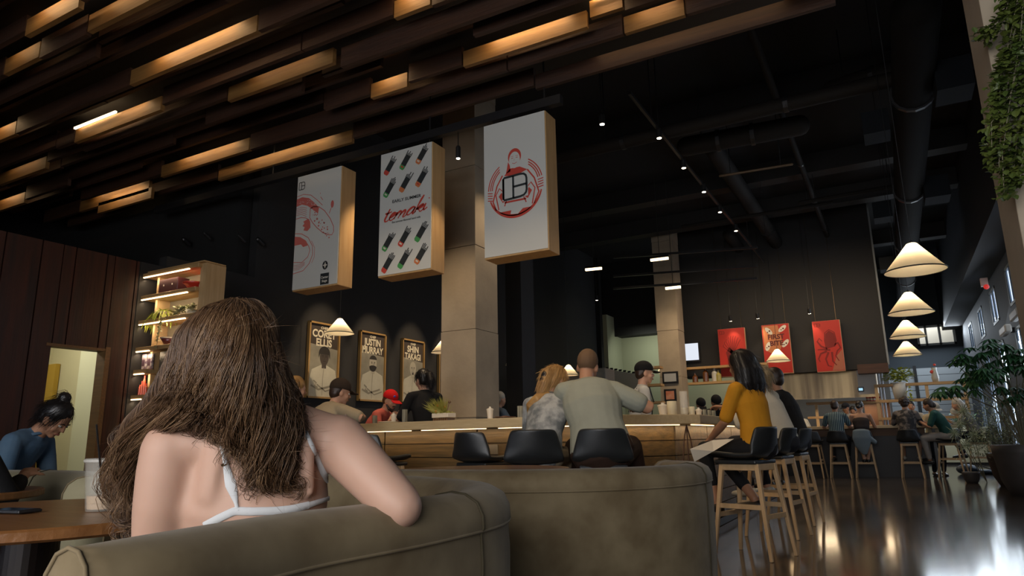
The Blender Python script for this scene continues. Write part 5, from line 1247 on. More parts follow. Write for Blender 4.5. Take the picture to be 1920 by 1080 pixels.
def hand(mb, w, d, nrm, s=1.0, curl=.35):
    """palm and five bent fingers; w wrist, d direction, nrm palm normal"""
    d = Vector(d).normalized(); nrm = Vector(nrm); nrm = (nrm-d*nrm.dot(d)).normalized(); sd = d.cross(nrm)
    mb.tube([w, w+d*.035*s, w+d*.085*s], [(.026*s, .017*s), (.037*s, .016*s), (.040*s, .014*s)], 10, side=sd)
    for k, (o, L) in enumerate(((-.030, .068), (-.010, .078), (.011, .073), (.030, .058))):
        b = w+d*.083*s+sd*o*s; c = curl*(1+.15*k); p1 = b+(d*math.cos(c*.5)+nrm*math.sin(c*.5))*L*.45*s; p2 = p1+(d*math.cos(c*1.6)+nrm*math.sin(c*1.6))*L*.32*s; p3 = p2+(d*math.cos(c*2.4)+nrm*math.sin(c*2.4))*L*.23*s
        mb.tube([b, p1, p2, p3], [.0098*s, .0088*s, .0082*s, .007*s], 8)
    b = w+d*.022*s-sd*.024*s; t1 = b+(d*.6-sd*.75+nrm*.25).normalized()*.038*s; t2 = t1+(d*.85-sd*.3+nrm*.4).normalized()*.032*s; t3 = t2+(d*.95+nrm*.4).normalized()*.022*s
    mb.tube([b, t1, t2, t3], [.013*s, .0105*s, .0095*s, .008*s], 8)
def head_prims(mb, c, M):
    T = lambda x, y, z: c+M @ Vector((x, y, z))
    mb.ball(T(0, -.012, .035), (.074, .092, .090), 16, 12, M); mb.ball(T(0, .022, -.020), (.062, .066, .082), 16, 12, M)
    mb.tube([T(0, .028, -.055), T(0, .058, -.088)], [(.048, .04), (.026, .022)], 10, side=M @ Vector((1, 0, 0)))
    mb.tube([T(0, .083, .012), T(0, .101, -.022)], [(.009, .009), (.0155, .011)], 8, side=M @ Vector((1, 0, 0)))
    mb.tube([T(-.035, .074, .022), T(.035, .074, .022)], .010, 8)
    mb.tube([T(-.02, .083, -.058), T(.02, .083, -.058)], .008, 8)
    for s_ in (-1, 1): mb.ball(T(s_*.073, -.005, -.012), (.010, .020, .032), 8, 6, M); mb.ball(T(s_*.038, .055, -.03), (.024, .024, .026), 10, 8, M)
def face_parts(par, c, M, brow=h_dark, lips=lip_m, beard=None):
    T = lambda x, y, z: c+M @ Vector((x, y, z))
    for s_ in (-1, 1):
        e = obj('eye', MB().ball(T(s_*.031, .076, .004), (.013, .011, .008), 12, 8, M), eye_w, par, smooth=True); obj('iris', MB().ball(T(s_*.031, .0855, .003), (.0055, .003, .0055), 10, 6, M), eye_d, e)
        obj('eyebrow', MB().tube([T(s_*.013, .090, .021), T(s_*.032, .089, .027), T(s_*.050, .078, .022)], [.003, .0038, .002], 6), brow, par)
    obj('lips', MB().tube([T(-.022, .084, -.058), T(0, .093, -.056), T(.022, .084, -.058)], [.0035, .0065, .0035], 8), lips, par, smooth=True)
    if beard:
        b = MB(); b.tube([T(-.062, .02, -.05), T(-.045, .058, -.085), T(0, .078, -.100), T(.045, .058, -.085), T(.062, .02, -.05)], [.012, .018, .022, .018, .012], 8); b.tube([T(-.026, .088, -.044), T(0, .097, -.040), T(.026, .088, -.044)], .0065, 8); obj('beard', remesh(b, .004, 2), beard, par)
def strands(mb, roots_paths, n, w, jit, rg, wave=0.0):
    """thin 3-sided strands around guide paths given as lists of Vectors"""
    for i in range(n):
        P = roots_paths[rg.randrange(len(roots_paths))]; o = Vector((rg.gauss(0, 1), rg.gauss(0, 1), rg.gauss(0, .6)))*jit; ph = rg.random()*6; k = len(P); pts = []
        for j, p in enumerate(P):
            f = .35+.65*j/(k-1); q = p+o*f
            if wave: q = q+Vector((math.sin(ph+j*1.7), math.cos(ph*1.3+j*1.4), 0))*wave*f
            pts.append(q)
        add_strand(mb, pts, w)
def add_strand(mb, pts, w):
    vs = []; k = len(pts)
    for j, p in enumerate(pts):
        t = (pts[min(j+1, k-1)]-pts[max(j-1, 0)]); t = t.normalized() if t.length > 1e-6 else Vector((0, 0, 1)); a = t.orthogonal().normalized(); b = t.cross(a); ww = w*(1 if j < k-2 else .6 if j < k-1 else .15)
        for q in range(3): an = 2*PI*q/3; vs.append(p+(a*math.cos(an)+b*math.sin(an))*ww)
    fs = []
    for j in range(k-1):
        for q in range(3): q2 = (q+1) % 3; fs.append((j*3+q, j*3+q2, (j+1)*3+q2, (j+1)*3+q))
    mb.add(vs, fs)

def person(label, loc, face, hip=.83, sit=True, lean=8, side=0, twist=0, hy=0, hp=5, hroll=0, s=1.0, bulk=1.0, sk=sk_light, shirt=None, sleeve=.55, pants=None, plen=1.0, shoes=None,
           hands=None, feet=None, hair='short', hm=h_dark, cap=None, facep=False, beard=None, vox=.012, extras=None, knee=None, shirt_low=0.0, brow=None, capbrim=True, capback=False, poles=None, hv=1.0):
    t = thing('person', label, 'person', (loc[0], loc[1], loc[2] if len(loc) > 2 else 0), -R(face)); t.scale = (s, s, s)
    hip = (hip+(.045 if sit else 0))/s; lw = -.015 if sit else -.08
    H = Vector((0, 0, hip)); u = Vector((math.sin(R(side)), math.sin(R(lean)), math.cos(R(lean))*math.cos(R(side)))).normalized(); u2 = Vector((math.sin(R(side)), math.sin(R(lean*1.5+4)), math.cos(R(lean*1.5+4)))).normalized()
    k_s = .93 if sit else 1.0; W_ = H+u*.20*k_s; Ch = W_+u2*.18*k_s; N = Ch+u2*.15*k_s; rt = Vector((math.cos(R(twist)), -math.sin(R(twist)), 0)); rtw = Vector((math.cos(R(twist*.5)), -math.sin(R(twist*.5)), 0))
    shz = -.035; S = {-1: N-rt*.172+u2*shz, 1: N+rt*.172+u2*shz}
    M = rotm(hy, hp, hroll); hc = N+u2*.075+M @ Vector((0, .022, .095))
    body = MB(); b = bulk
    def torso(mb, g, low=lw, neck=True, wide=1.0):
        mb.tube([H+u*low, H+u*.02, W_, Ch-u2*.02, Ch+u2*.09], [(.158*b*wide+g, .110*b+g), (.165*b*wide+g, .118*b+g), (.140*b+g, .102*b+g), (.160*b+g, .112*b+g), (.148*b+g, .092*b+g)], 20, side=rtw if not twist else rt)
        mb.tube([S[-1]+rt*.02, N-u2*.02, S[1]-rt*.02], [.052*b+g, .062*b+g, .052*b+g], 12)
    torso(body, -.008)
    body.tube([N-u2*.04, N+u2*.05, hc-M @ Vector((0, .02, .03))], [.066, .054, .052], 12)
    head_prims(body, hc, M)
    if hands is None: hands = ((-.18, .42, hip+.30), (.18, .42, hip+.30))
    arms = {}
    for sd, ht in ((-1, hands[0]), (1, hands[1])):
        pole = (poles[0 if sd < 0 else 1] if poles else (sd*.5, -.5, -1)); e, w = ik(S[sd], ht, .285, .25, pole); arms[sd] = (S[sd], e, w)
        body.tube([S[sd], S[sd].lerp(e, .45), e, e.lerp(w, .35), w], [.050*b, .045*b, .037*b, .037*b, .025], 12)
        d = (w-e).normalized(); hand(body, w, d+Vector((0, 0, -.1)), Vector((0, 0, -1)) if abs(d.z) < .8 else Vector((-sd, 0, 0)), 1.0)
    legs = {}
    if feet is None: feet = ((-.13, .30, .42), (.13, .30, .42)) if sit else ((-.10, .02, .085), (.10, .04, .085))
    for sd, ft in ((-1, feet[0]), (1, feet[1])):
        hj = H+Vector((sd*.092, 0, -.02)); k_, a = ik(hj, ft, .43, .42, (sd*.15, 1, .9) if sit else (0, 1, 0)); legs[sd] = (hj, k_, a)
        body.tube([hj, hj.lerp(k_, .5), k_, k_.lerp(a, .3), a], [.082*b, .068*b, .052*b, .054*b, .036], 12)
        body.tube([a+Vector((0, -.03, -.045)), a+Vector((0, .06, -.055)), a+Vector((0, .16, -.065))], [(.032, .032), (.040, .03), (.034, .018)], 10, side=(1, 0, 0))
    bo = obj('body', remesh(body, vox, 2), sk, t)
    if shirt:
        mb = MB(); torso(mb, .010, low=(-.02 if sit else -.10-shirt_low), wide=1.0)
        mb.tube([N-u2*.05, N+u2*.012], [.078, .066], 12)
        for sd in (-1, 1):
            a, e, w = arms[sd]
            if sleeve > 0: mb.tube([a, a.lerp(e, min(1, sleeve)*.5), a.lerp(e, min(1, sleeve))], [.060*b, .060*b, .058*b], 12)
            if sleeve > 1: mb.tube([e, e.lerp(w, (sleeve-1))], [.050*b, .040*b], 12)
        obj('shirt', remesh(mb, vox, 2), shirt, t)
    if pants:
        mb = MB(); mb.tube([H+u*(-.01 if sit else -.07), H+u*.06], [(.170*b+.008, .122*b+.008), (.160*b+.008, .115*b+.008)], 18, side=(1, 0, 0))
        for sd in (-1, 1):
            hj, k_, a = legs[sd]; f = plen
            pts = [hj, hj.lerp(k_, .5), k_] if f > .5 else [hj, hj.lerp(k_, f*2)]
            mb.tube(pts, [.094*b, .080*b, .066*b][:len(pts)], 12)
            if f > .5: mb.tube([k_, k_.lerp(a, (f-.5)*2*.92)], [.066*b, .052*b], 12)
        obj('trousers', remesh(mb, vox, 2), pants, t)
    for sd in (-1, 1):
        a = legs[sd][2]
        if shoes: obj('shoe', remesh(MB().tube([a+Vector((0, -.045, -.048)), a+Vector((0, .06, -.058)), a+Vector((0, .18, -.068))], [(.043, .04), (.048, .036), (.042, .024)], 12, side=(1, 0, 0)), .008, 2), shoes, t)
    T = lambda x, y, z: hc+M @ Vector((x, y, z))
    mb = MB(); rg = random.Random(int(abs(loc[0])*100+abs(loc[1])*37))
    st = MB(); skull = [T(.085*math.sin(a)*math.cos(e), -.014-.10*math.cos(a)*math.cos(e), .04+.098*math.sin(e)) for a in (-1.4, -.9, -.4, 0, .4, .9, 1.4) for e in (.1, .6, 1.1)]
    if hair in ('short', 'cap', 'bun', 'pony', 'clip', 'long', 'curly', 'bob', 'back'):
        if cap: mb.ball(T(0, -.030, .020), (.078, .084, .080), 16, 12, M)
        else: mb.ball(T(0, -.022, .044), (.083, .098, .094), 16, 12, M)
        mb.ball(T(0, -.052, -.005), (.074, .058, .070) if cap else (.076, .062, .075), 14, 10, M)
    if hair == 'buzz': mb.ball(T(0, -.018, .040), (.0775, .094, .0925), 16, 12, M)
    if hair == 'bald': mb.ball(T(0, -.058, -.008), (.073, .045, .045), 12, 8, M)
    if hair == 'bun': mb.ball(T(0, -.055, .145), (.040, .040, .034), 12, 10, M); mb.tube([T(0, -.04, .11), T(0, -.055, .14)], .03, 10)
    if hair == 'lowbun': mb.ball(T(0, -.022, .044), (.083, .098, .094), 16, 12, M); mb.ball(T(0, -.115, -.02), (.045, .04, .045), 12, 10, M)
    if hair == 'pony':
        mb.tube([T(0, -.11, .06), T(0, -.16, .04), T(0, -.18, -.04), T(0, -.165, -.13)], [.022, .036, .040, .018], 10)
    if hair == 'back': mb.ball(T(0, -.10, -.02), (.05, .045, .06), 12, 10, M)
    if hair == 'clip': mb.tube([T(0, -.09, .04), T(0, -.11, -.05), T(-.02, -.10, -.14), T(-.03, -.06, -.19)], [.06, .055, .045, .02], 10)
    if hair == 'long':
        if hv > 1.05: mb.ball(T(0, -.045, .03), (.098, .105, .098), 16, 12, M); mb.ball(T(.03, -.10, -.10), (.075, .06, .08), 14, 10, M)
        for a in (-.95, -.55, -.2, .2, .55, .95): mb.tube([T(.075*math.sin(a*1.4), -.08*math.cos(a), .05), T(.095*math.sin(a*1.4), -.115*math.cos(a), -.06), T(.115*math.sin(a*1.3), -.11*math.cos(a), -.17), T(.11*math.sin(a*1.2), -.09*math.cos(a), -.27)], [.045*hv, .047*hv, .046*hv, .025*hv], 10)
    if hair == 'bob':
        for a in (-1.2, -.8, -.4, 0, .4, .8, 1.2): mb.tube([T(.075*math.sin(a), -.07*math.cos(a), .05), T(.095*math.sin(a), -.10*math.cos(a), -.03), T(.095*math.sin(a), -.09*math.cos(a), -.11)], [.045, .042, .025], 10)
    if hair == 'curly':
        for k in range(60): v = Vector((rg.gauss(0, 1), rg.gauss(-.25, 1), rg.gauss(.3, .9))).normalized(); mb.ball(T(v.x*.088, -.02+v.y*.095, .05+v.z*.09), .024, 8, 6)
    ho = obj('hair', remesh(mb, .007 if vox < .014 else .010, 2), hm, t)
    if vox < .012 and hair in ('long', 'clip', 'pony', 'back', 'bun', 'bob'):
        me = ho.data; pts = [Vector(v.co) for v in me.vertices]; nr = [Vector(v.normal) for v in me.vertices]; sm_ = MB(); dn = M @ Vector((0, -.25, -1))
        for k in range(700):
            i = rg.randrange(len(pts)); p = pts[i]+nr[i]*.0015; P = [p]
            for j in range(5): q = P[-1]+(dn-nr[i]*dn.dot(nr[i]))*.022+Vector((rg.gauss(0, .003), rg.gauss(0, .003), rg.gauss(0, .003))); P.append(q)
            add_strand(sm_, P, .0011)
        obj('strands', sm_, hm, ho)
    if cap:
        mb = MB(); mb.ball((0, -.014, .052), (.089, .106, .094), 22, 16); mb.v = [T(v.x, v.y, max(v.z, .034+.16*min(0, v.y+.02)+.0)) for v in mb.v]; c_ = obj('cap', remesh(mb, .006, 1), cap, t)
        if capbrim:
            sg = -1 if capback else 1; mb = MB(); vs = []
            for lv in (0, 1):
                for i in range(9):
                    a = -1.15+2.3*i/8; 
                    for r_ in (.0, 1.0): vs.append(T(math.sin(a)*(.080+.004*r_), sg*(.055+math.cos(a)*.045+r_*.075*math.cos(a*.75)), .042-.016*r_-.006*lv-.010*abs(a)*.5))
            n_ = 18; fs = [(i*2, i*2+2, i*2+3, i*2+1) for i in range(8)]+[(n_+i*2, n_+i*2+1, n_+i*2+3, n_+i*2+2) for i in range(8)]+[(i*2+1, i*2+3, n_+i*2+3, n_+i*2+1) for i in range(8)]; mb.add(vs, fs); obj('brim', mb, cap, c_, smooth=False)
    if facep: face_parts(t, hc, M, brow or hm, beard=beard)
    if extras: extras(dict(t=t, T=T, M=M, hc=hc, N=N, S=S, arms=arms, legs=legs, H=H, u=u, u2=u2, rt=rt, Ch=Ch, W=W_, b=b))
    return t
def place(x, D): p = atd(x, 820, D); return (p.x, p.y, 0)
KH = ZT+.03
denim = cloth('denim_blue', (.06, .13, .24), (.16, .25, .36), 5); tan_c = cloth('tan', (.42, .345, .24)); red_c = cloth('coral', (.60, .14, .11)); blk_c = cloth('black', (.012, .012, .014)); grey_g = cloth('grey_green', (.36, .375, .32)); mustard = cloth('mustard', (.60, .275, .02), (.50, .22, .015)); white_c = cloth('white_blouse', (.58, .57, .53)); tied = mat('cloth_tie_dye', (.15, .165, .18), .85, noise=(9, (.42, .43, .44), .09), bump=.25, bscale=26); navy = cloth('navy_dark', (.02, .022, .03)); brown_c = cloth('dark_brown', (.045, .025, .018)); khaki = cloth('khaki', (.30, .25, .18)); green_c = cloth('deep_green', (.025, .085, .075)); lightdenim = cloth('light_denim', (.22, .29, .36)); cream_c = cloth('cream', (.60, .52, .36)); shoe_b = mat('shoe_black', (.015, .013, .013), .4); shoe_w = mat('shoe_white', (.55, .55, .52), .5)
# man in the grey green shirt
def collar(m_):
    def f(c): obj('collar', MB().tube([c['N']+c['u2']*.015+Vector((.075*math.cos(a), .062*math.sin(a), .015*math.sin(a))) for a in [2*PI*k/14 for k in range(15)]], .011, 8), m_, c['t'], smooth=True)
    return f
man = place(1128, 4.95)
person('man in a grey green collared shirt sitting at the bar with his back turned', man, -24, hip=.78, lean=15, side=-9, twist=-4, hy=14, hp=14, hroll=5, s=1.06, bulk=1.27, sk=sk_tan, shirt=grey_g, sleeve=.72, pants=brown_c, hands=((-.12, .44, .36+.75), (.30, .40, .34+.75)), poles=((-.9, -.2, -.6), (1, -.1, -.5)), hair='buzz', hm=mat('hair_cropped_brown', (.15, .085, .045), .8), vox=.009, extras=collar(grey_g), shirt_low=.05, feet=((-.18, .28, .40), (.28, .30, .40)), shoes=shoe_b)
def clip_x(c):
    T = c['T']; obj('hair_clip', remesh(MB().ball(T(.0, -.132, .01), (.040, .028, .045), 12, 8, c['M']).ball(T(.0, -.145, -.03), (.032, .02, .03), 10, 8, c['M']), .006, 1), satin_black, c['t'])
    obj('hair_over_shoulder', remesh(MB().tube([c['N']+Vector((-.02, -.03, .03)), c['N']+Vector((-.09, -.075, .0)), c['N']+Vector((-.15, -.055, -.05)), c['N']+Vector((-.17, -.02, -.12))], [.035, .050, .046, .02], 10), .008, 2), h_blond, c['t'])
wo = place(1012, 5.0)
person('woman in a grey tie-dye T-shirt with blond hair sitting close beside the grey-shirted man', wo, -16, hip=.76, lean=21, twist=10, side=6, hy=44, hp=16, s=.97, bulk=.98, sk=sk_light, shirt=tied, sleeve=.95, pants=khaki, hands=((-.05, .42, 1.15), (.18, .40, 1.14)), hair='clip', hm=h_blond, vox=.009, extras=clip_x, shirt_low=.10, facep=True, shoes=shoe_w)
tm = place(578, 6.45)
person('man in a tan T-shirt and dark cap leaning on the bar', tm, -4, hip=.79, lean=24, twist=16, side=4, hy=38, hp=12, s=1.03, bulk=1.05, sk=sk_light, shirt=tan_c, sleeve=.8, pants=navy, hands=((.05, .42, 1.13), (.30, .36, 1.14)), poles=((-1, -.2, -.6), (1, -.3, -.3)), hair='short', hm=h_dark, cap=cloth('dark_brown_cap', (.045, .03, .022)), vox=.010, facep=True, shoes=shoe_b)
rp_ = place(686, 8.6)
def cap_badge(m_):
    def f(c): obj('cap_badge', MB().ball(c['T'](.035, .080, .085), (.02, .01, .014), 8, 6, c['M']), m_, c['t'])
    return f
person('man in a red cap and coral shirt looking down at the bar', rp_, 75, hip=.80, lean=20, twist=0, hy=20, hp=22, s=1.0, sk=sk_light, shirt=red_c, sleeve=1.5, pants=navy, hands=((-.10, .40, 1.18), (.12, .38, 1.18)), hair='short', hm=h_brown, cap=cloth('red_cap', (.60, .012, .015)), facep=True, beard=h_dark, vox=.011, shoes=shoe_b, extras=cap_badge(mat('blue_badge', (.08, .12, .6), .4)))
sv = place(800, 8.0)
def glasses(c):
    T = c['T']; mb = MB()
    for s_ in (-1, 1): mb.tube([T(s_*.034+.021*math.cos(a), .098, .004+.017*math.sin(a)) for a in [2*PI*k/12 for k in range(13)]], .0018, 5); mb.tube([T(s_*.054, .096, .006), T(s_*.074, .0, .006)], .0016, 5)
    mb.tube([T(-.013, .100, .006), T(.013, .100, .006)], .0016, 5); obj('glasses', mb, satin_black, c['t'])
person('woman server in a black polo with glasses and dark ponytail, facing left', sv, -62, hip=.93, sit=False, lean=4, hy=-8, hp=8, s=1.02, sk=sk_pale, shirt=blk_c, sleeve=.9, pants=blk_c, hands=((-.25, .38, 1.12), (.18, .42, 1.13)), hair='pony', hm=h_black, facep=True, vox=.010, extras=glasses, shoes=shoe_b)
bp_ = place(1199, 7.5)
def apron(c):
    T = c['t']; Ch, u2, H = c['Ch'], c['u2'], c['H']
    obj('apron', remesh(MB().tube([H+Vector((0, .045, -.1)), H+Vector((0, .045, .12)), Ch+Vector((0, .035, -.01))], [(.175, .105), (.155, .10), (.10, .098)], 16, side=(1, 0, 0)), .012, 2), blk_c, T)
    mb = MB()
    for s_ in (-1, 1): mb.tube([Ch+Vector((s_*.075, .128, .0)), c['N']+Vector((s_*.075, .068, .012)), c['N']+Vector((s_*.07, -.07, .0)), Ch+Vector((s_*.05, -.13, -.1))], .008, 6)
    obj('apron_strap', mb, satin_black, T)
    obj('cap_logo', MB().box(c['T'](.0, .094, .075), (.05, .006, .014), c['M']), ink_white, T)
person('barista in a black cap and white shirt with dark apron, facing right', bp_, 62, hip=.92, sit=False, lean=3, hy=2, hp=4, s=1.0, sk=sk_pale, shirt=cloth('barista_white', (.56, .58, .60)), sleeve=.9, pants=blk_c, hands=((-.2, .25, 1.0), (.2, .25, 1.0)), hair='short', hm=h_dark, cap=blk_c, facep=True, vox=.010, extras=apron, shoes=shoe_b)
# woman in the mustard top
mq = [atd(1294, 842, 5.18), atd(1302, 866, 5.16), atd(1338, 846, 5.28), atd(1376, 823, 5.42), atd(1335, 826, 5.40)]
ms = thing('menu_sheet', 'cream menu sheet on the lap of the woman in the mustard top', 'menu', mq[1]); nq = Vector((.1, .9, .4))*.004
mb = MB(); mb.add(mq+[q+nq for q in mq], [(0, 1, 2), (0, 2, 4), (4, 2, 3), (7, 6, 5), (9, 7, 5), (8, 7, 9)]+[(i, 5+i, 5+(i+1) % 5, (i+1) % 5) for i in range(5)]); obj('sheet', mb, mat('menu_paper', (.70, .64, .55), .7), ms, world=True)
menu = None
ow = (-1.10+.10, 5.87, 0)
person('woman in a mustard top and black skirt with long black hair, holding a menu', ow, -64, hip=.79, lean=4, twist=-4, hy=2, hp=8, s=1.0, bulk=.98, sk=sk_brown, shirt=mustard, sleeve=.85, pants=blk_c, plen=.86, hands=((-.14, .36, .90), (.26, .50, 1.17)), poles=((-.6, -.8, -.5), (.6, -.2, -.8)), feet=((-.14, .36, .40), (.05, .12, .42)), hv=1.12, hair='long', hm=h_black, vox=.009, extras=menu, shoes=shoe_b)
ww = (-.98, 7.08, 0)
def specs_top(c): obj('hairband', MB().tube([c['T'](.088*math.sin(a), -.03, .045+.1*math.cos(a)) for a in [-1.6+3.2*k/12 for k in range(13)]], .007, 6), mat('brown_glasses', (.12, .06, .03), .3), c['t'])
person('woman in a loose white blouse with ash blond hair tied back', ww, -66, hip=.81, lean=15, hy=10, hp=10, s=1.04, sk=sk_light, shirt=white_c, sleeve=1.6, pants=navy, hands=((-.15, .42, 1.15), (.15, .42, 1.15)), hair='pony', hm=h_ash, vox=.010, extras=specs_top, shirt_low=.12, shoes=shoe_w)
bw_ = (-.99, 8.15, 0)
person('person in a black top beyond the woman in the white blouse', bw_, -75, hip=.81, lean=10, s=1.05, bulk=1.08, sk=sk_light, shirt=blk_c, sleeve=1.8, pants=navy, hair='short', hm=h_dark, vox=.012, shoes=shoe_b)
bk = (-1.62-.62, 7.5, 0); bk = place(1430, 7.6)
person('dark-haired person half hidden behind the mustard top woman\'s hair', (bk[0]-.02, bk[1]+.35, 0), -70, hip=.80, lean=6, s=1.0, sk=sk_brown, shirt=navy, sleeve=.9, pants=navy, hair='bob', hm=h_black, vox=.012, shoes=shoe_b) if False else None
# staff whose caps show over the glasses
for k, (x, D, lb) in enumerate(((1310, 12.0, 'staff member in a black cap behind the glasses on the bar, left one'), (1338, 11.2, 'staff member in a black cap behind the glasses on the bar, right one'))):
    person(lb, place(x, D), 150, hip=.86, sit=False, lean=14, hp=38, s=.93, sk=sk_tan, shirt=blk_c, sleeve=.9, pants=blk_c, hair='short', cap=blk_c, vox=.016, shoes=shoe_b)
person('kitchen worker in white leaning at the far counter end, behind the black top person', place(1514, 16.9), -40, hip=.85, sit=False, lean=22, hy=0, hp=20, s=.95, sk=sk_light, shirt=cloth('chef_white', (.62, .60, .52)), sleeve=1.7, pants=navy, hair='short', hm=h_blond, vox=.016, shoes=shoe_b)
person('person in pale blue standing mostly behind the near concrete column', (lambda p: (p.x, p.y, 0))(atd(927, 800, 10.1)), 30, hip=.86, sit=False, lean=4, s=.93, sk=sk_light, shirt=cloth('pale_blue', (.12, .16, .22)), sleeve=1.7, pants=navy, hair='short', hm=h_grey, vox=.016, shoes=shoe_b)
# denim shirt woman at the left
dw = place(-22, 4.55)
def neck_tat(c): obj('ear_ring', MB().ball(c['T'](.080, -.008, -.045), .006, 8, 6), steel, c['t'])
person('woman with a black topknot and denim shirt bending over a table', (dw[0], dw[1], -.25), 58, hip=.80, lean=26, hy=4, hp=40, s=1.0, sk=sk_tan, shirt=denim, sleeve=1.7, pants=navy, hands=((-.12, .50, .98), (.15, .50, .96)), feet=((-.13, .45, .44), (.13, .45, .44)), hair='bun', hm=h_black, vox=.009, facep=True, extras=collar(denim), shoes=shoe_b)
tb = place(150, 4.9); t_ = round_table('low dark table with a tablet in front of the denim shirt woman', (tb[0]+.15, tb[1]+.2), .35, .66, stain_m, .05)
p = place(138, 4.75); tb_ = thing('tablet', 'thin tablet held before the denim shirt woman', 'tablet', (p[0], p[1], .72), R(20)); obj('case', MB().box((0, 0, .01), (.24, .17, .01), Matrix.Rotation(R(10), 3, 'Y')), satin_black, tb_); obj('screen', MB().box((0, 0, .017), (.22, .15, .003), Matrix.Rotation(R(10), 3, 'Y')), mat('tablet_screen', (.05, .05, .06), .1), tb_)
p = atd(-150, 870, 3.0)
person('person in dark clothes with black hair, cut off by the left edge', (p.x, p.y, -.36), -30, hip=.80, lean=6, s=1.0, sk=sk_tan, shirt=blk_c, sleeve=1.7, pants=navy, feet=((-.13, .45, .44), (.13, .45, .44)), hair='long', hm=h_black, vox=.012, shoes=shoe_b)
person('blond person seated at the bar behind the long-haired woman\'s hair', place(510, 6.5), 8, hip=.79, lean=14, hy=20, hp=10, s=.98, sk=sk_light, shirt=cloth('rust', (.30, .14, .06)), sleeve=.8, pants=navy, hair='long', hm=h_blond, vox=.012, shoes=shoe_b)
dup(st0, place(510, 6.5), hd(8), 'black stool under the blond person behind the long-haired woman', G1)
# the far counter
ft = ((-.14, .26, .44), (.14, .26, .44)); FH = ((-.2, .40, 1.12), (.2, .40, 1.12))
stripe = bpy.data.materials.new('cloth_blue_stripes'); stripe.use_nodes = True
def _st():
    nt = stripe.node_tree; b_ = nt.nodes['Principled BSDF']; tc = nt.nodes.new('ShaderNodeTexCoord'); w_ = nt.nodes.new('ShaderNodeTexWave'); w_.bands_direction = 'X'; w_.inputs['Scale'].default_value = 9; w_.inputs['Distortion'].default_value = .4; cr = nt.nodes.new('ShaderNodeValToRGB'); cr.color_ramp.interpolation = 'CONSTANT'
    cr.color_ramp.elements[0].color = (.02, .055, .085, 1); cr.color_ramp.elements[1].color = (.25, .35, .40, 1); cr.color_ramp.elements[1].position = .68; nt.links.new(tc.outputs['Object'], w_.inputs[0]); nt.links.new(w_.outputs[0], cr.inputs[0]); nt.links.new(cr.outputs[0], b_.inputs['Base Color']); b_.inputs['Roughness'].default_value = .85
_st()
P5 = lambda i: (fx[i].x, fx[i].y, 0)
person('man in a blue striped shirt sitting at the far counter', P5(1), 2, hip=.81, lean=6, hy=0, hp=10, s=1.0, sk=sk_tan, shirt=stripe, sleeve=.7, pants=navy, hands=FH, feet=ft, hair='short', hm=h_dark, vox=.014, shoes=shoe_b)
def towel(c):
    H = c['H']; mb = MB(); mb.tube([H+Vector((0, -.24, .12)), H+Vector((0, -.25, -.03)), H+Vector((.0, -.24, -.2)), H+Vector((.02, -.22, -.36))], [(.17, .05), (.19, .06), (.15, .055), (.06, .03)], 16, side=(1, 0, 0)); mb.tube([H+Vector((.12, -.22, .0)), H+Vector((.24, -.20, -.12))], [.05, .05]); obj('denim_jacket', remesh(mb, .016, 2), lightdenim, c['t'])
person('woman with a bare back and strapless dark top, denim jacket round her waist', P5(2), 2, hip=.81, lean=5, hy=8, hp=8, s=.97, sk=sk_light, shirt=None, pants=navy, plen=.4, hands=FH, feet=((-.04, .22, .40), (.04, .22, .40)), hair='lowbun', hm=h_black, vox=.014, shoes=shoe_b, extras=lambda c: (towel(c), obj('strapless_top', remesh(MB().tube([c['W'], c['Ch']-c['u2']*.02], [(.155, .116), (.172, .124)], 18, side=(1, 0, 0)), .014, 1), cloth('charcoal_top', (.05, .04, .04)), c['t'])))
floral = mat('cloth_floral', (.025, .025, .03), .85, noise=(9, (.22, .19, .18), .06))
person('person with curly dark hair in a dark floral shirt at the far counter', P5(3), 4, hip=.81, lean=6, hy=6, hp=6, s=1.02, bulk=1.1, sk=sk_light, shirt=floral, sleeve=.8, pants=lightdenim, plen=.4, hands=FH, feet=ft, hair='curly', hm=h_dark, vox=.014, shoes=shoe_w)
person('person in a dark green shirt and pale trousers at the far counter end', (P5(4)[0], 16.95, 0), -78, hip=.81, lean=16, hy=0, hp=16, s=1.03, sk=sk_tan, shirt=green_c, sleeve=.8, pants=cloth('pale_trousers', (.40, .37, .35)), hands=((-.15, .45, 1.12), (.15, .45, 1.12)), feet=((-.12, .36, .36), (.1, .40, .40)), hair='back', hm=h_dark, vox=.013, shoes=shoe_b)
person('silver-haired person beyond the dark green shirt at the counter end', (1.42, 17.9, 0), -85, hip=.81, lean=14, hp=14, s=1.05, sk=sk_light, shirt=cloth('silver_grey', (.34, .34, .33)), sleeve=1.5, pants=navy, hands=((-.15, .45, 1.12), (.15, .45, 1.12)), feet=ft, hair='long', hm=h_grey, vox=.014, shoes=shoe_b)
def far(x, Y, **k): p = aty(x, 780, Y); return (p.x, Y, 0)
person('man in a dark cap and white shirt facing out over the far counter', far(1590, 17.95), 185, hip=.84, sit=False, lean=5, hy=20, hp=10, s=.95, sk=sk_tan, shirt=white_c, sleeve=.8, pants=navy, hands=FH, hair='short', hm=h_dark, cap=navy, facep=True, vox=.014, shoes=shoe_b)
person('dark-haired person glimpsed behind the bare-backed woman', far(1604, 18.15), 190, hip=.80, sit=False, lean=8, hp=10, s=.92, sk=sk_tan, shirt=navy, sleeve=.8, pants=navy, hair='short', hm=h_black, vox=.016, shoes=shoe_b)
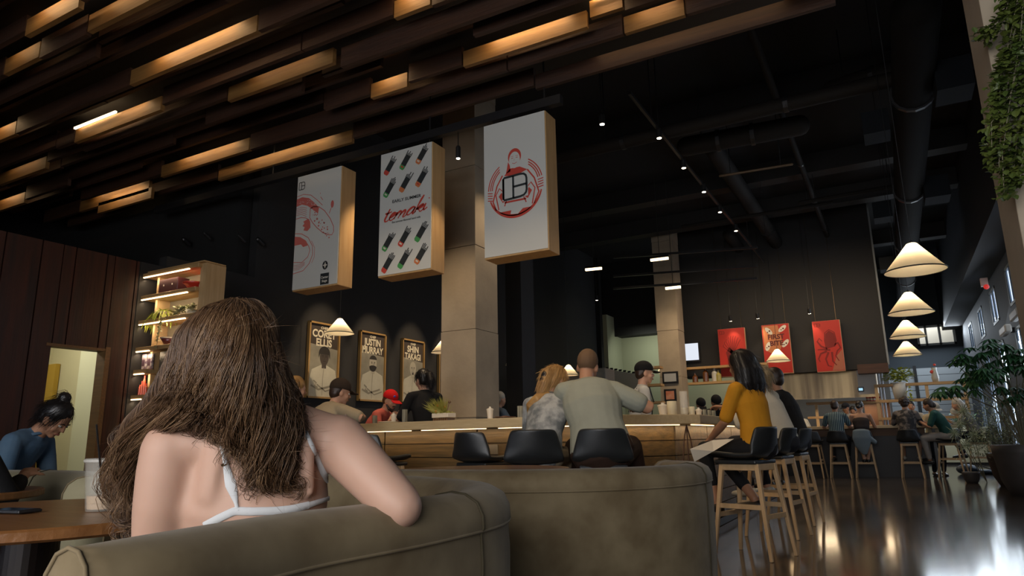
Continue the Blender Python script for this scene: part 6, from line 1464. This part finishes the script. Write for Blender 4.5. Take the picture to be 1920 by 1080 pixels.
person('dark-haired man in a white T-shirt facing out over the far counter', far(1712, 17.95), 182, hip=.84, sit=False, lean=6, hy=6, hp=4, s=.94, sk=sk_light, shirt=white_c, sleeve=.8, pants=navy, hands=FH, hair='short', hm=h_black, facep=True, vox=.014, shoes=shoe_b)
person('person in a white cap and cream shirt bending over the counter end', far(1745, 17.95), 165, hip=.84, sit=False, lean=18, hy=-20, hp=24, s=.94, sk=sk_tan, shirt=cream_c, sleeve=.9, pants=navy, hands=FH, hair='short', hm=h_brown, cap=cloth('white_cap', (.62, .60, .55)), facep=True, vox=.014, shoes=shoe_b)
# ------------------------------------------------------------------ the long-haired woman on the nearest booth
def px(x, y, D): return atd(x, y, D)
wl = Vector((-1.33, 1.07, 0))
W1 = thing('person', 'long-haired woman in white strap top, back turned, arm over the nearest booth', 'person', wl)
SL, SR = px(322, 838, 1.50), px(632, 826, 1.60)
EL = px(292, 1010, 1.46); ER = px(748, 946, 1.50)
neck = px(478, 770, 1.56); hd_ = px(440, 672, 1.56)
mid = (SL+SR)/2; cam_dir = (Vector((0, 0, CAM_H))-mid); cam_dir.z = 0; cam_dir.normalize(); side_ = (SR-SL).normalized()
back_n = cam_dir
mb = MB()
hip_ = px(478, 1120, 1.60); hip_.z = .50
ch = mid+Vector((0, 0, -.10))-back_n*.03
wa = hip_.lerp(ch, .45)
mb.tube([hip_+Vector((0, 0, -.08)), hip_, wa, ch-Vector((0, 0, .02)), mid+Vector((0, 0, -.02))-back_n*.01], [(.17, .13), (.175, .135), (.150, .115), (.165, .120), (.150, .085)], 28, side=side_)
mb.tube([SL+side_*.0, mid+Vector((0, 0, .012)), SR], [.058, .064, .058], 16)
mb.tube([mid+Vector((0, 0, -.02)), neck+Vector((0, 0, -.0)), hd_], [.085, .060, .058], 16)
for a, b_ in ((SL, .0), (SR, .0)):
    mb.tube([a.lerp(neck, .75)+Vector((0, 0, -.005)), a+Vector((0, 0, .0))], [.055, .056], 14)
# shoulder blades
for f in (-.085, .09): mb.tube([mid+side_*f+back_n*.055+Vector((0, 0, .0)), mid+side_*f*1.15+back_n*.052+Vector((0, 0, -.11))], [(.040, .022), (.030, .016)], 12)
wrL = EL+Vector((-.20, .0, -.05)); wrL = px(250, 1080, 1.75)
mb.tube([SL, SL.lerp(EL, .3), SL.lerp(EL, .7), EL, EL.lerp(wrL, .5), wrL], [.062, .062, .056, .048, .042, .028], 18)
hand(mb, wrL, wrL-EL, Vector((0, 0, -1)), .95)
wrR = px(664, 838, 1.76)
mb.tube([SR, SR.lerp(ER, .3), SR.lerp(ER, .7), ER], [.064, .062, .056, .050], 18)
mb.ball(ER+(ER-SR).normalized()*.008, .047, 14, 10)
mb.tube([ER, ER.lerp(wrR, .4), wrR], [.050, .046, .028], 18)
hand(mb, wrR, (wrR-ER), back_n, .95)
# head
face_dir = Vector((-.90, .18, 0)).normalized(); yaw_ = math.degrees(math.atan2(face_dir.x, face_dir.y)); HM = rotm(yaw_, 6)
head_prims(mb, hd_, HM)
# legs towards the table
kd = Vector((-.97, -.10, 0)).normalized(); ks = Vector((kd.y, -kd.x, 0))
KN = []
for s_ in (-1, 1):
    hj = hip_+ks*s_*.09+Vector((0, 0, -.02)); kn = hj+kd*.42+ks*s_*.05+Vector((0, 0, .02)); an = kn+kd*.03+Vector((0, 0, -.40)); KN.append((hj, kn, an))
    mb.tube([hj, hj.lerp(kn, .5), kn, kn.lerp(an, .3), an], [.095, .082, .062, .060, .038], 16); mb.tube([an+Vector((0, 0, -.04)), an+kd*.08+Vector((0, 0, -.05)), an+kd*.16+Vector((0, 0, -.055))], [(.035, .035), (.04, .03), (.03, .018)], 10, side=ks)
body_me = remesh(mb, .0075, 6, .7)
W1b = obj('body', MB(), sk_pale, W1); 
body_me.transform(Matrix.Translation(-wl)); W1b.data = body_me; body_me.materials.clear()
sk_w = mat('skin_near_pale', (.56, .36, .285), .5, sss=.15, spec=.35, noise=(10, (.53, .33, .255), .3)); body_me.materials.append(sk_w)
bv = BVHTree.FromPolygons([v.co for v in body_me.vertices], [list(p.vertices) for p in body_me.polygons])
def hit(x, y):
    d = ray(x, y).normalized(); h = bv.ray_cast(C0-wl, d); return (h[0], h[1]) if h[0] is not None else (None, None)
face_parts(W1, hd_-wl, HM, h_brown)
# jeans and tank top
mb = MB(); mb.tube([hip_+Vector((0, 0, -.10)), hip_+Vector((0, 0, .05))], [(.185, .145), (.172, .132)], 20, side=side_)
for hj, kn, an in KN: mb.tube([hj, hj.lerp(kn, .5), kn], [.106, .094, .076], 16); mb.tube([kn, an], [.076, .058], 14)
me = remesh(mb, .010, 3); me.transform(Matrix.Translation(-wl)); j_ = obj('jeans', me, cloth('washed_denim', (.16, .27, .42), (.24, .36, .50), 6), W1)
for hj, kn, an in KN: 
    me = remesh(MB().tube([an+Vector((0, 0, -.045)), an+kd*.08+Vector((0, 0, -.052)), an+kd*.18+Vector((0, 0, -.06))], [(.045, .045), (.048, .036), (.042, .026)], 12, side=ks), .008, 2); me.transform(Matrix.Translation(-wl)); obj('shoe', me, shoe_w, W1)
top_m = cloth('white_top', (.66, .69, .74), (.60, .63, .68), 5)
mb = MB(); ub = (ch-hip_).normalized()
tp = [hip_+Vector((0, 0, .0)), wa, wa.lerp(ch, .55)]
mb.tube(tp, [(.181, .141), (.158, .123), (.170, .127)], 28, side=side_)
me = remesh(mb, .008, 3); me.transform(Matrix.Translation(-wl)); obj('top', me, top_m, W1)
def ribbon(pts, w, name='strap', m_=None, lift=.003, par=W1):
    """flat strap draped on the skin along screen-measured points"""
    P = []
    for i in range(len(pts)-1):
        n = 8
        for k in range(n): P.append((pts[i][0]+(pts[i+1][0]-pts[i][0])*k/n, pts[i][1]+(pts[i+1][1]-pts[i][1])*k/n))
    P.append(pts[-1]); C = []; Nn = []; last = None
    for q in P:
        h, n_ = hit(*q)
        if h is None: continue
        if last is not None and (h-last).length > .12: continue
        C.append(h+n_*lift); Nn.append(n_); last = h
    k = len(C)
    if k < 3: return
    for it in range(2): C = [C[0]]+[(C[i-1]+C[i]*2+C[i+1])/4 for i in range(1, k-1)]+[C[-1]]
    vs = []
    for i, c in enumerate(C):
        t = (C[min(i+1, k-1)]-C[max(i-1, 0)]).normalized(); s_ = t.cross(Nn[i]).normalized(); ww = w(i/(k-1)) if callable(w) else w
        vs += [c-s_*ww/2-Nn[i]*.002, c-s_*ww*.4+Nn[i]*.0015, c+s_*ww*.4+Nn[i]*.0015, c+s_*ww/2-Nn[i]*.002]
    fs = [(i*4+j, i*4+j+1, i*4+j+5, i*4+j+4) for i in range(k-1) for j in range(3)]
    mb = MB().add(vs, fs); return obj(name, mb, m_ or top_m, par, smooth=True)
ribbon([(398, 790), (412, 822), (421, 862), (432, 905), (441, 935), (446, 958)], lambda t: .008+.016*max(0, 1-abs(t-.62)/.25))
ribbon([(568, 800), (588, 845), (603, 878), (612, 900), (632, 922)], lambda t: .008+.009*t)
ribbon([(632, 923), (612, 936), (575, 948), (545, 955)], lambda t: .010+.007*t)
ribbon([(385, 985), (410, 972), (440, 958), (470, 959), (515, 958), (545, 955), (578, 947)], .017)
ribbon([(420, 866), (423, 872)], .018, 'strap_slider', steel)
# hair: a soft mass and thousands of wavy strands lying over it
hr = random.Random(11)
hair_m = mat('hair_long_brown', (.085, .042, .020), .38, spec=.6)
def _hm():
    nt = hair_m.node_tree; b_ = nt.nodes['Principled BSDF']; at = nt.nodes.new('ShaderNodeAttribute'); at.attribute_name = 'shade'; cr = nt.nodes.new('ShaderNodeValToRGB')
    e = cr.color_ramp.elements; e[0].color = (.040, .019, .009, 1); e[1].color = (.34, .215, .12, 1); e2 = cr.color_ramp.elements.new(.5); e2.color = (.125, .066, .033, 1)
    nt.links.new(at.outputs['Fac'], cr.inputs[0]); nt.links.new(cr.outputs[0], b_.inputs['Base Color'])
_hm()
guides = [  # (x, y, D) paths from the parting
 [(405, 590, 1.50), (352, 618, 1.47), (318, 690, 1.47), (288, 760, 1.50), (248, 815, 1.56), (228, 880, 1.60), (236, 935, 1.62), (222, 985, 1.62)],
 [(412, 582, 1.49), (365, 612, 1.45), (335, 690, 1.44), (310, 765, 1.48), (270, 830, 1.56), (252, 900, 1.60), (250, 960, 1.62), (232, 1000, 1.62)],
 [(418, 578, 1.48), (380, 605, 1.43), (352, 690, 1.41), (338, 760, 1.44), (300, 815, 1.53), (262, 860, 1.60), (266, 915, 1.62), (245, 955, 1.62)],
 [(424, 576, 1.48), (395, 605, 1.42), (372, 680, 1.39), (362, 745, 1.41), (345, 790, 1.46), (318, 800, 1.52), (280, 830, 1.58), (262, 880, 1.6)],
 [(430, 574, 1.48), (412, 605, 1.41), (395, 680, 1.37), (392, 750, 1.39), (398, 792, 1.43), (414, 815, 1.455), (432, 800, 1.45)],
 [(436, 573, 1.48), (430, 605, 1.41), (420, 680, 1.36), (425, 760, 1.38), (440, 810, 1.42), (452, 850, 1.44), (466, 880, 1.45)],
 [(442, 573, 1.48), (448, 605, 1.41), (445, 680, 1.36), (455, 765, 1.38), (472, 830, 1.42), (480, 880, 1.44), (500, 925, 1.46)],
 [(448, 574, 1.48), (465, 608, 1.41), (468, 685, 1.37), (484, 770, 1.39), (500, 840, 1.43), (515, 890, 1.45), (498, 935, 1.47), (480, 950, 1.47)],
 [(454, 577, 1.49), (480, 612, 1.43), (492, 690, 1.39), (512, 770, 1.42), (528, 840, 1.45), (535, 890, 1.47), (552, 912, 1.48), (530, 930, 1.48)],
 [(458, 581, 1.50), (495, 622, 1.45), (514, 700, 1.43), (538, 775, 1.46), (552, 840, 1.49), (556, 880, 1.50), (570, 892, 1.51)],
 [(462, 586, 1.51), (506, 640, 1.48), (528, 705, 1.48), (552, 765, 1.52), (566, 815, 1.54), (562, 850, 1.55)],
 [(408, 586, 1.51), (345, 630, 1.50), (310, 710, 1.52), (272, 780, 1.58), (232, 840, 1.64), (214, 900, 1.68), (214, 960, 1.68), (225, 1005, 1.68)],
]
def _in(x, y, D):
    f = .86 if y < 700 else .86+.14*min(1, (y-700)/120.0)
    return (430+(x-430)*f, y, D)
GP = [[px(*_in(*q))-wl for q in g] for g in guides]
def resample(P, n):
    """Catmull-Rom through the guide"""
    Q = [P[0]*2-P[1]]+P+[P[-1]*2-P[-2]]; out = []
    for k in range(n):
        f = k/(n-1)*(len(P)-1); i = min(int(f), len(P)-2); t = f-i; a, b, c, d = Q[i], Q[i+1], Q[i+2], Q[i+3]
        out.append(.5*((2*b)+(c-a)*t+(2*a-5*b+4*c-d)*t*t+(3*b-a-3*c+d)*t**3))
    return out
mass = MB(); away = (hd_-C0).normalized()
mass.ball(hd_-wl+HM @ Vector((0, -.018, .042)), (.082, .098, .094), 18, 12, HM)
for P in GP[:-1]:
    Q = resample(P, 12); Q = [q+away*(.045 if k < 8 else .035) for k, q in enumerate(Q)]; mass.tube(Q, [.02, .028, .032, .033, .034, .035, .035, .032, .027, .020, .014, .008], 10)
base_me = remesh(mass, .008, 4); hb = obj('hair', base_me, mat('hair_mass_brown', (.055, .028, .014), .6, noise=(60, (.035, .017, .008), .2), bump=.6, bscale=90, stretch=(1, 1, .2)), W1)
order = [11, 0, 1, 2, 3, 4, 5, 6, 7, 8, 9, 10]
RS = [resample(GP[i], 26) for i in order]
sv_ = []; sf_ = []; sh_ = []
def rec(pts, w, shade):
    mb_ = MB(); add_strand(mb_, pts, w); n0 = len(sv_); sv_.extend(mb_.v); sf_.extend([[i+n0 for i in f] for f in mb_.f]); sh_.extend([shade]*len(mb_.v))
clumps = []
for c in range(210):
    f = hr.random()*(len(RS)-1.001); clumps.append((f, hr.gauss(0, .007), hr.uniform(.3, 1.0), hr.uniform(0, 6.28), hr.uniform(1.4, 2.6), hr.random(), hr.uniform(.80, 1.0)))
ridge = cam_dir
for i in range(6800):
    c = clumps[hr.randrange(len(clumps))]; f = min(max(c[0]+hr.gauss(0, .10), 0), len(RS)-1.001); k0 = int(f); t = f-k0; A, B = RS[k0], RS[k0+1]; depth = hr.random()**1.5*.028; fly = hr.random() < .05
    ph = c[3]+hr.gauss(0, .35); am = .006+.010*c[2]; n = 26; end = int(n*c[6]*hr.uniform(.80, 1.0)); pts = []
    lo = hr.gauss(0, .006); lz = hr.gauss(0, .006)
    for j in range(max(8, end)):
        g = j/(n-1.0); p = A[j].lerp(B[j], t); amp = am*min(1, g*2.2)*(1+g); 
        o = side_*(math.sin(ph+j*.55*c[4]*.7)*amp+lo*(g*1.6+.2)+c[1]*g)+Vector((0, 0, 1))*(math.cos(ph*1.3+j*.5*c[4]*.6)*amp*.5+lz*g)+away*(math.cos(ph+j*.5*c[4]*.7)*amp*.8+depth-.004)
        if fly: o += side_*math.sin(ph*2+j*.35)*.012*g*2+Vector((0, 0, math.cos(ph+j*.3)*.012*g))
        pts.append(p+o)
    rec(pts, hr.uniform(.00045, .0008) if not fly else .0003, min(1, max(0, .5*c[5]+.5*hr.random()+(.18*(1-f/11.0)-.05)*.8)))  # strands paler toward the left; daylight sheen put into their tone
# loose curls hanging lowest
for cx, cy, rr_, D, n in ((415, 808, 24, 1.435, 34), (545, 915, 20, 1.475, 22), (560, 905, 12, 1.48, 14), (492, 955, 12, 1.47, 12), (300, 855, 22, 1.585, 26), (232, 965, 20, 1.62, 40), (224, 880, 26, 1.63, 40), (250, 1000, 16, 1.62, 26), (228, 1000, 18, 1.64, 20), (470, 935, 14, 1.46, 14), (236, 820, 24, 1.6, 22)):
    for k in range(n):
        a0 = hr.uniform(0, 6.28); j_r = rr_*hr.uniform(.75, 1.15); ox, oy = hr.gauss(0, 4), hr.gauss(0, 4); pts = [px(cx+ox+j_r*math.cos(a0+q*.42), cy+oy+j_r*.9*math.sin(a0+q*.42)+q*.8, D+hr.gauss(0, .003)+.002*q)-wl for q in range(14)]; rec(pts, .00055, hr.random())
bm_n = len(base_me.vertices); co = [Vector(v.co) for v in base_me.vertices]; no = [Vector(v.normal) for v in base_me.vertices]; zt = max(c.z for c in co)
hbv = BVHTree.FromPolygons(co, [list(p.vertices) for p in base_me.polygons])
cand = [i for i in range(bm_n) if no[i].dot(away) < .35 and co[i].z > zt-.26]
for q_ in range(3000):
    i = cand[hr.randrange(len(cand))]; p = co[i]+no[i]*hr.uniform(.0005, .004); P_ = [p]; ph = hr.uniform(0, 6); out = (co[i]-Vector((hd_.x-wl.x, hd_.y-wl.y, co[i].z))); out.z = 0; dn = Vector((0, 0, -1))+out*2.0; n_ = no[i]; lf = hr.uniform(.0008, .005)
    for j in range(11):
        q2 = P_[-1]+(dn-n_*dn.dot(n_)).normalized()*.011+side_*math.sin(ph+j*.8)*.0018; nr_ = hbv.find_nearest(q2); n_ = nr_[1]; P_.append(nr_[0]+n_*lf)
    rec(P_, hr.uniform(.0004, .0007), hr.uniform(.1, .75))
# short frizz along the outline
for k in range(520):
    f = hr.choice((hr.uniform(0, 1.2), hr.uniform(9.6, 10.99), hr.uniform(0, 10.9))); k0 = int(f); t = f-k0; j0 = hr.randrange(3, 22); p = RS[k0][j0].lerp(RS[k0+1][j0], t); d = (side_*hr.uniform(-1, 1)*(1 if 1 < f < 9 else (-1 if f <= 1 else 1)*1.0)+Vector((0, 0, hr.uniform(-1, .4)))-away*hr.uniform(0, .5)).normalized(); cv = Vector((hr.gauss(0, 1), hr.gauss(0, 1), hr.gauss(0, 1)))*.006
    rec([p+d*.011*q+cv*q*q*.12 for q in range(6)], .00028, hr.random())
me = bpy.data.meshes.new('strands'); me.from_pydata([tuple(v) for v in sv_], [], sf_); at = me.attributes.new('shade', 'FLOAT', 'POINT'); at.data.foreach_set('value', sh_); me.polygons.foreach_set('use_smooth', [True]*len(me.polygons)); me.update()
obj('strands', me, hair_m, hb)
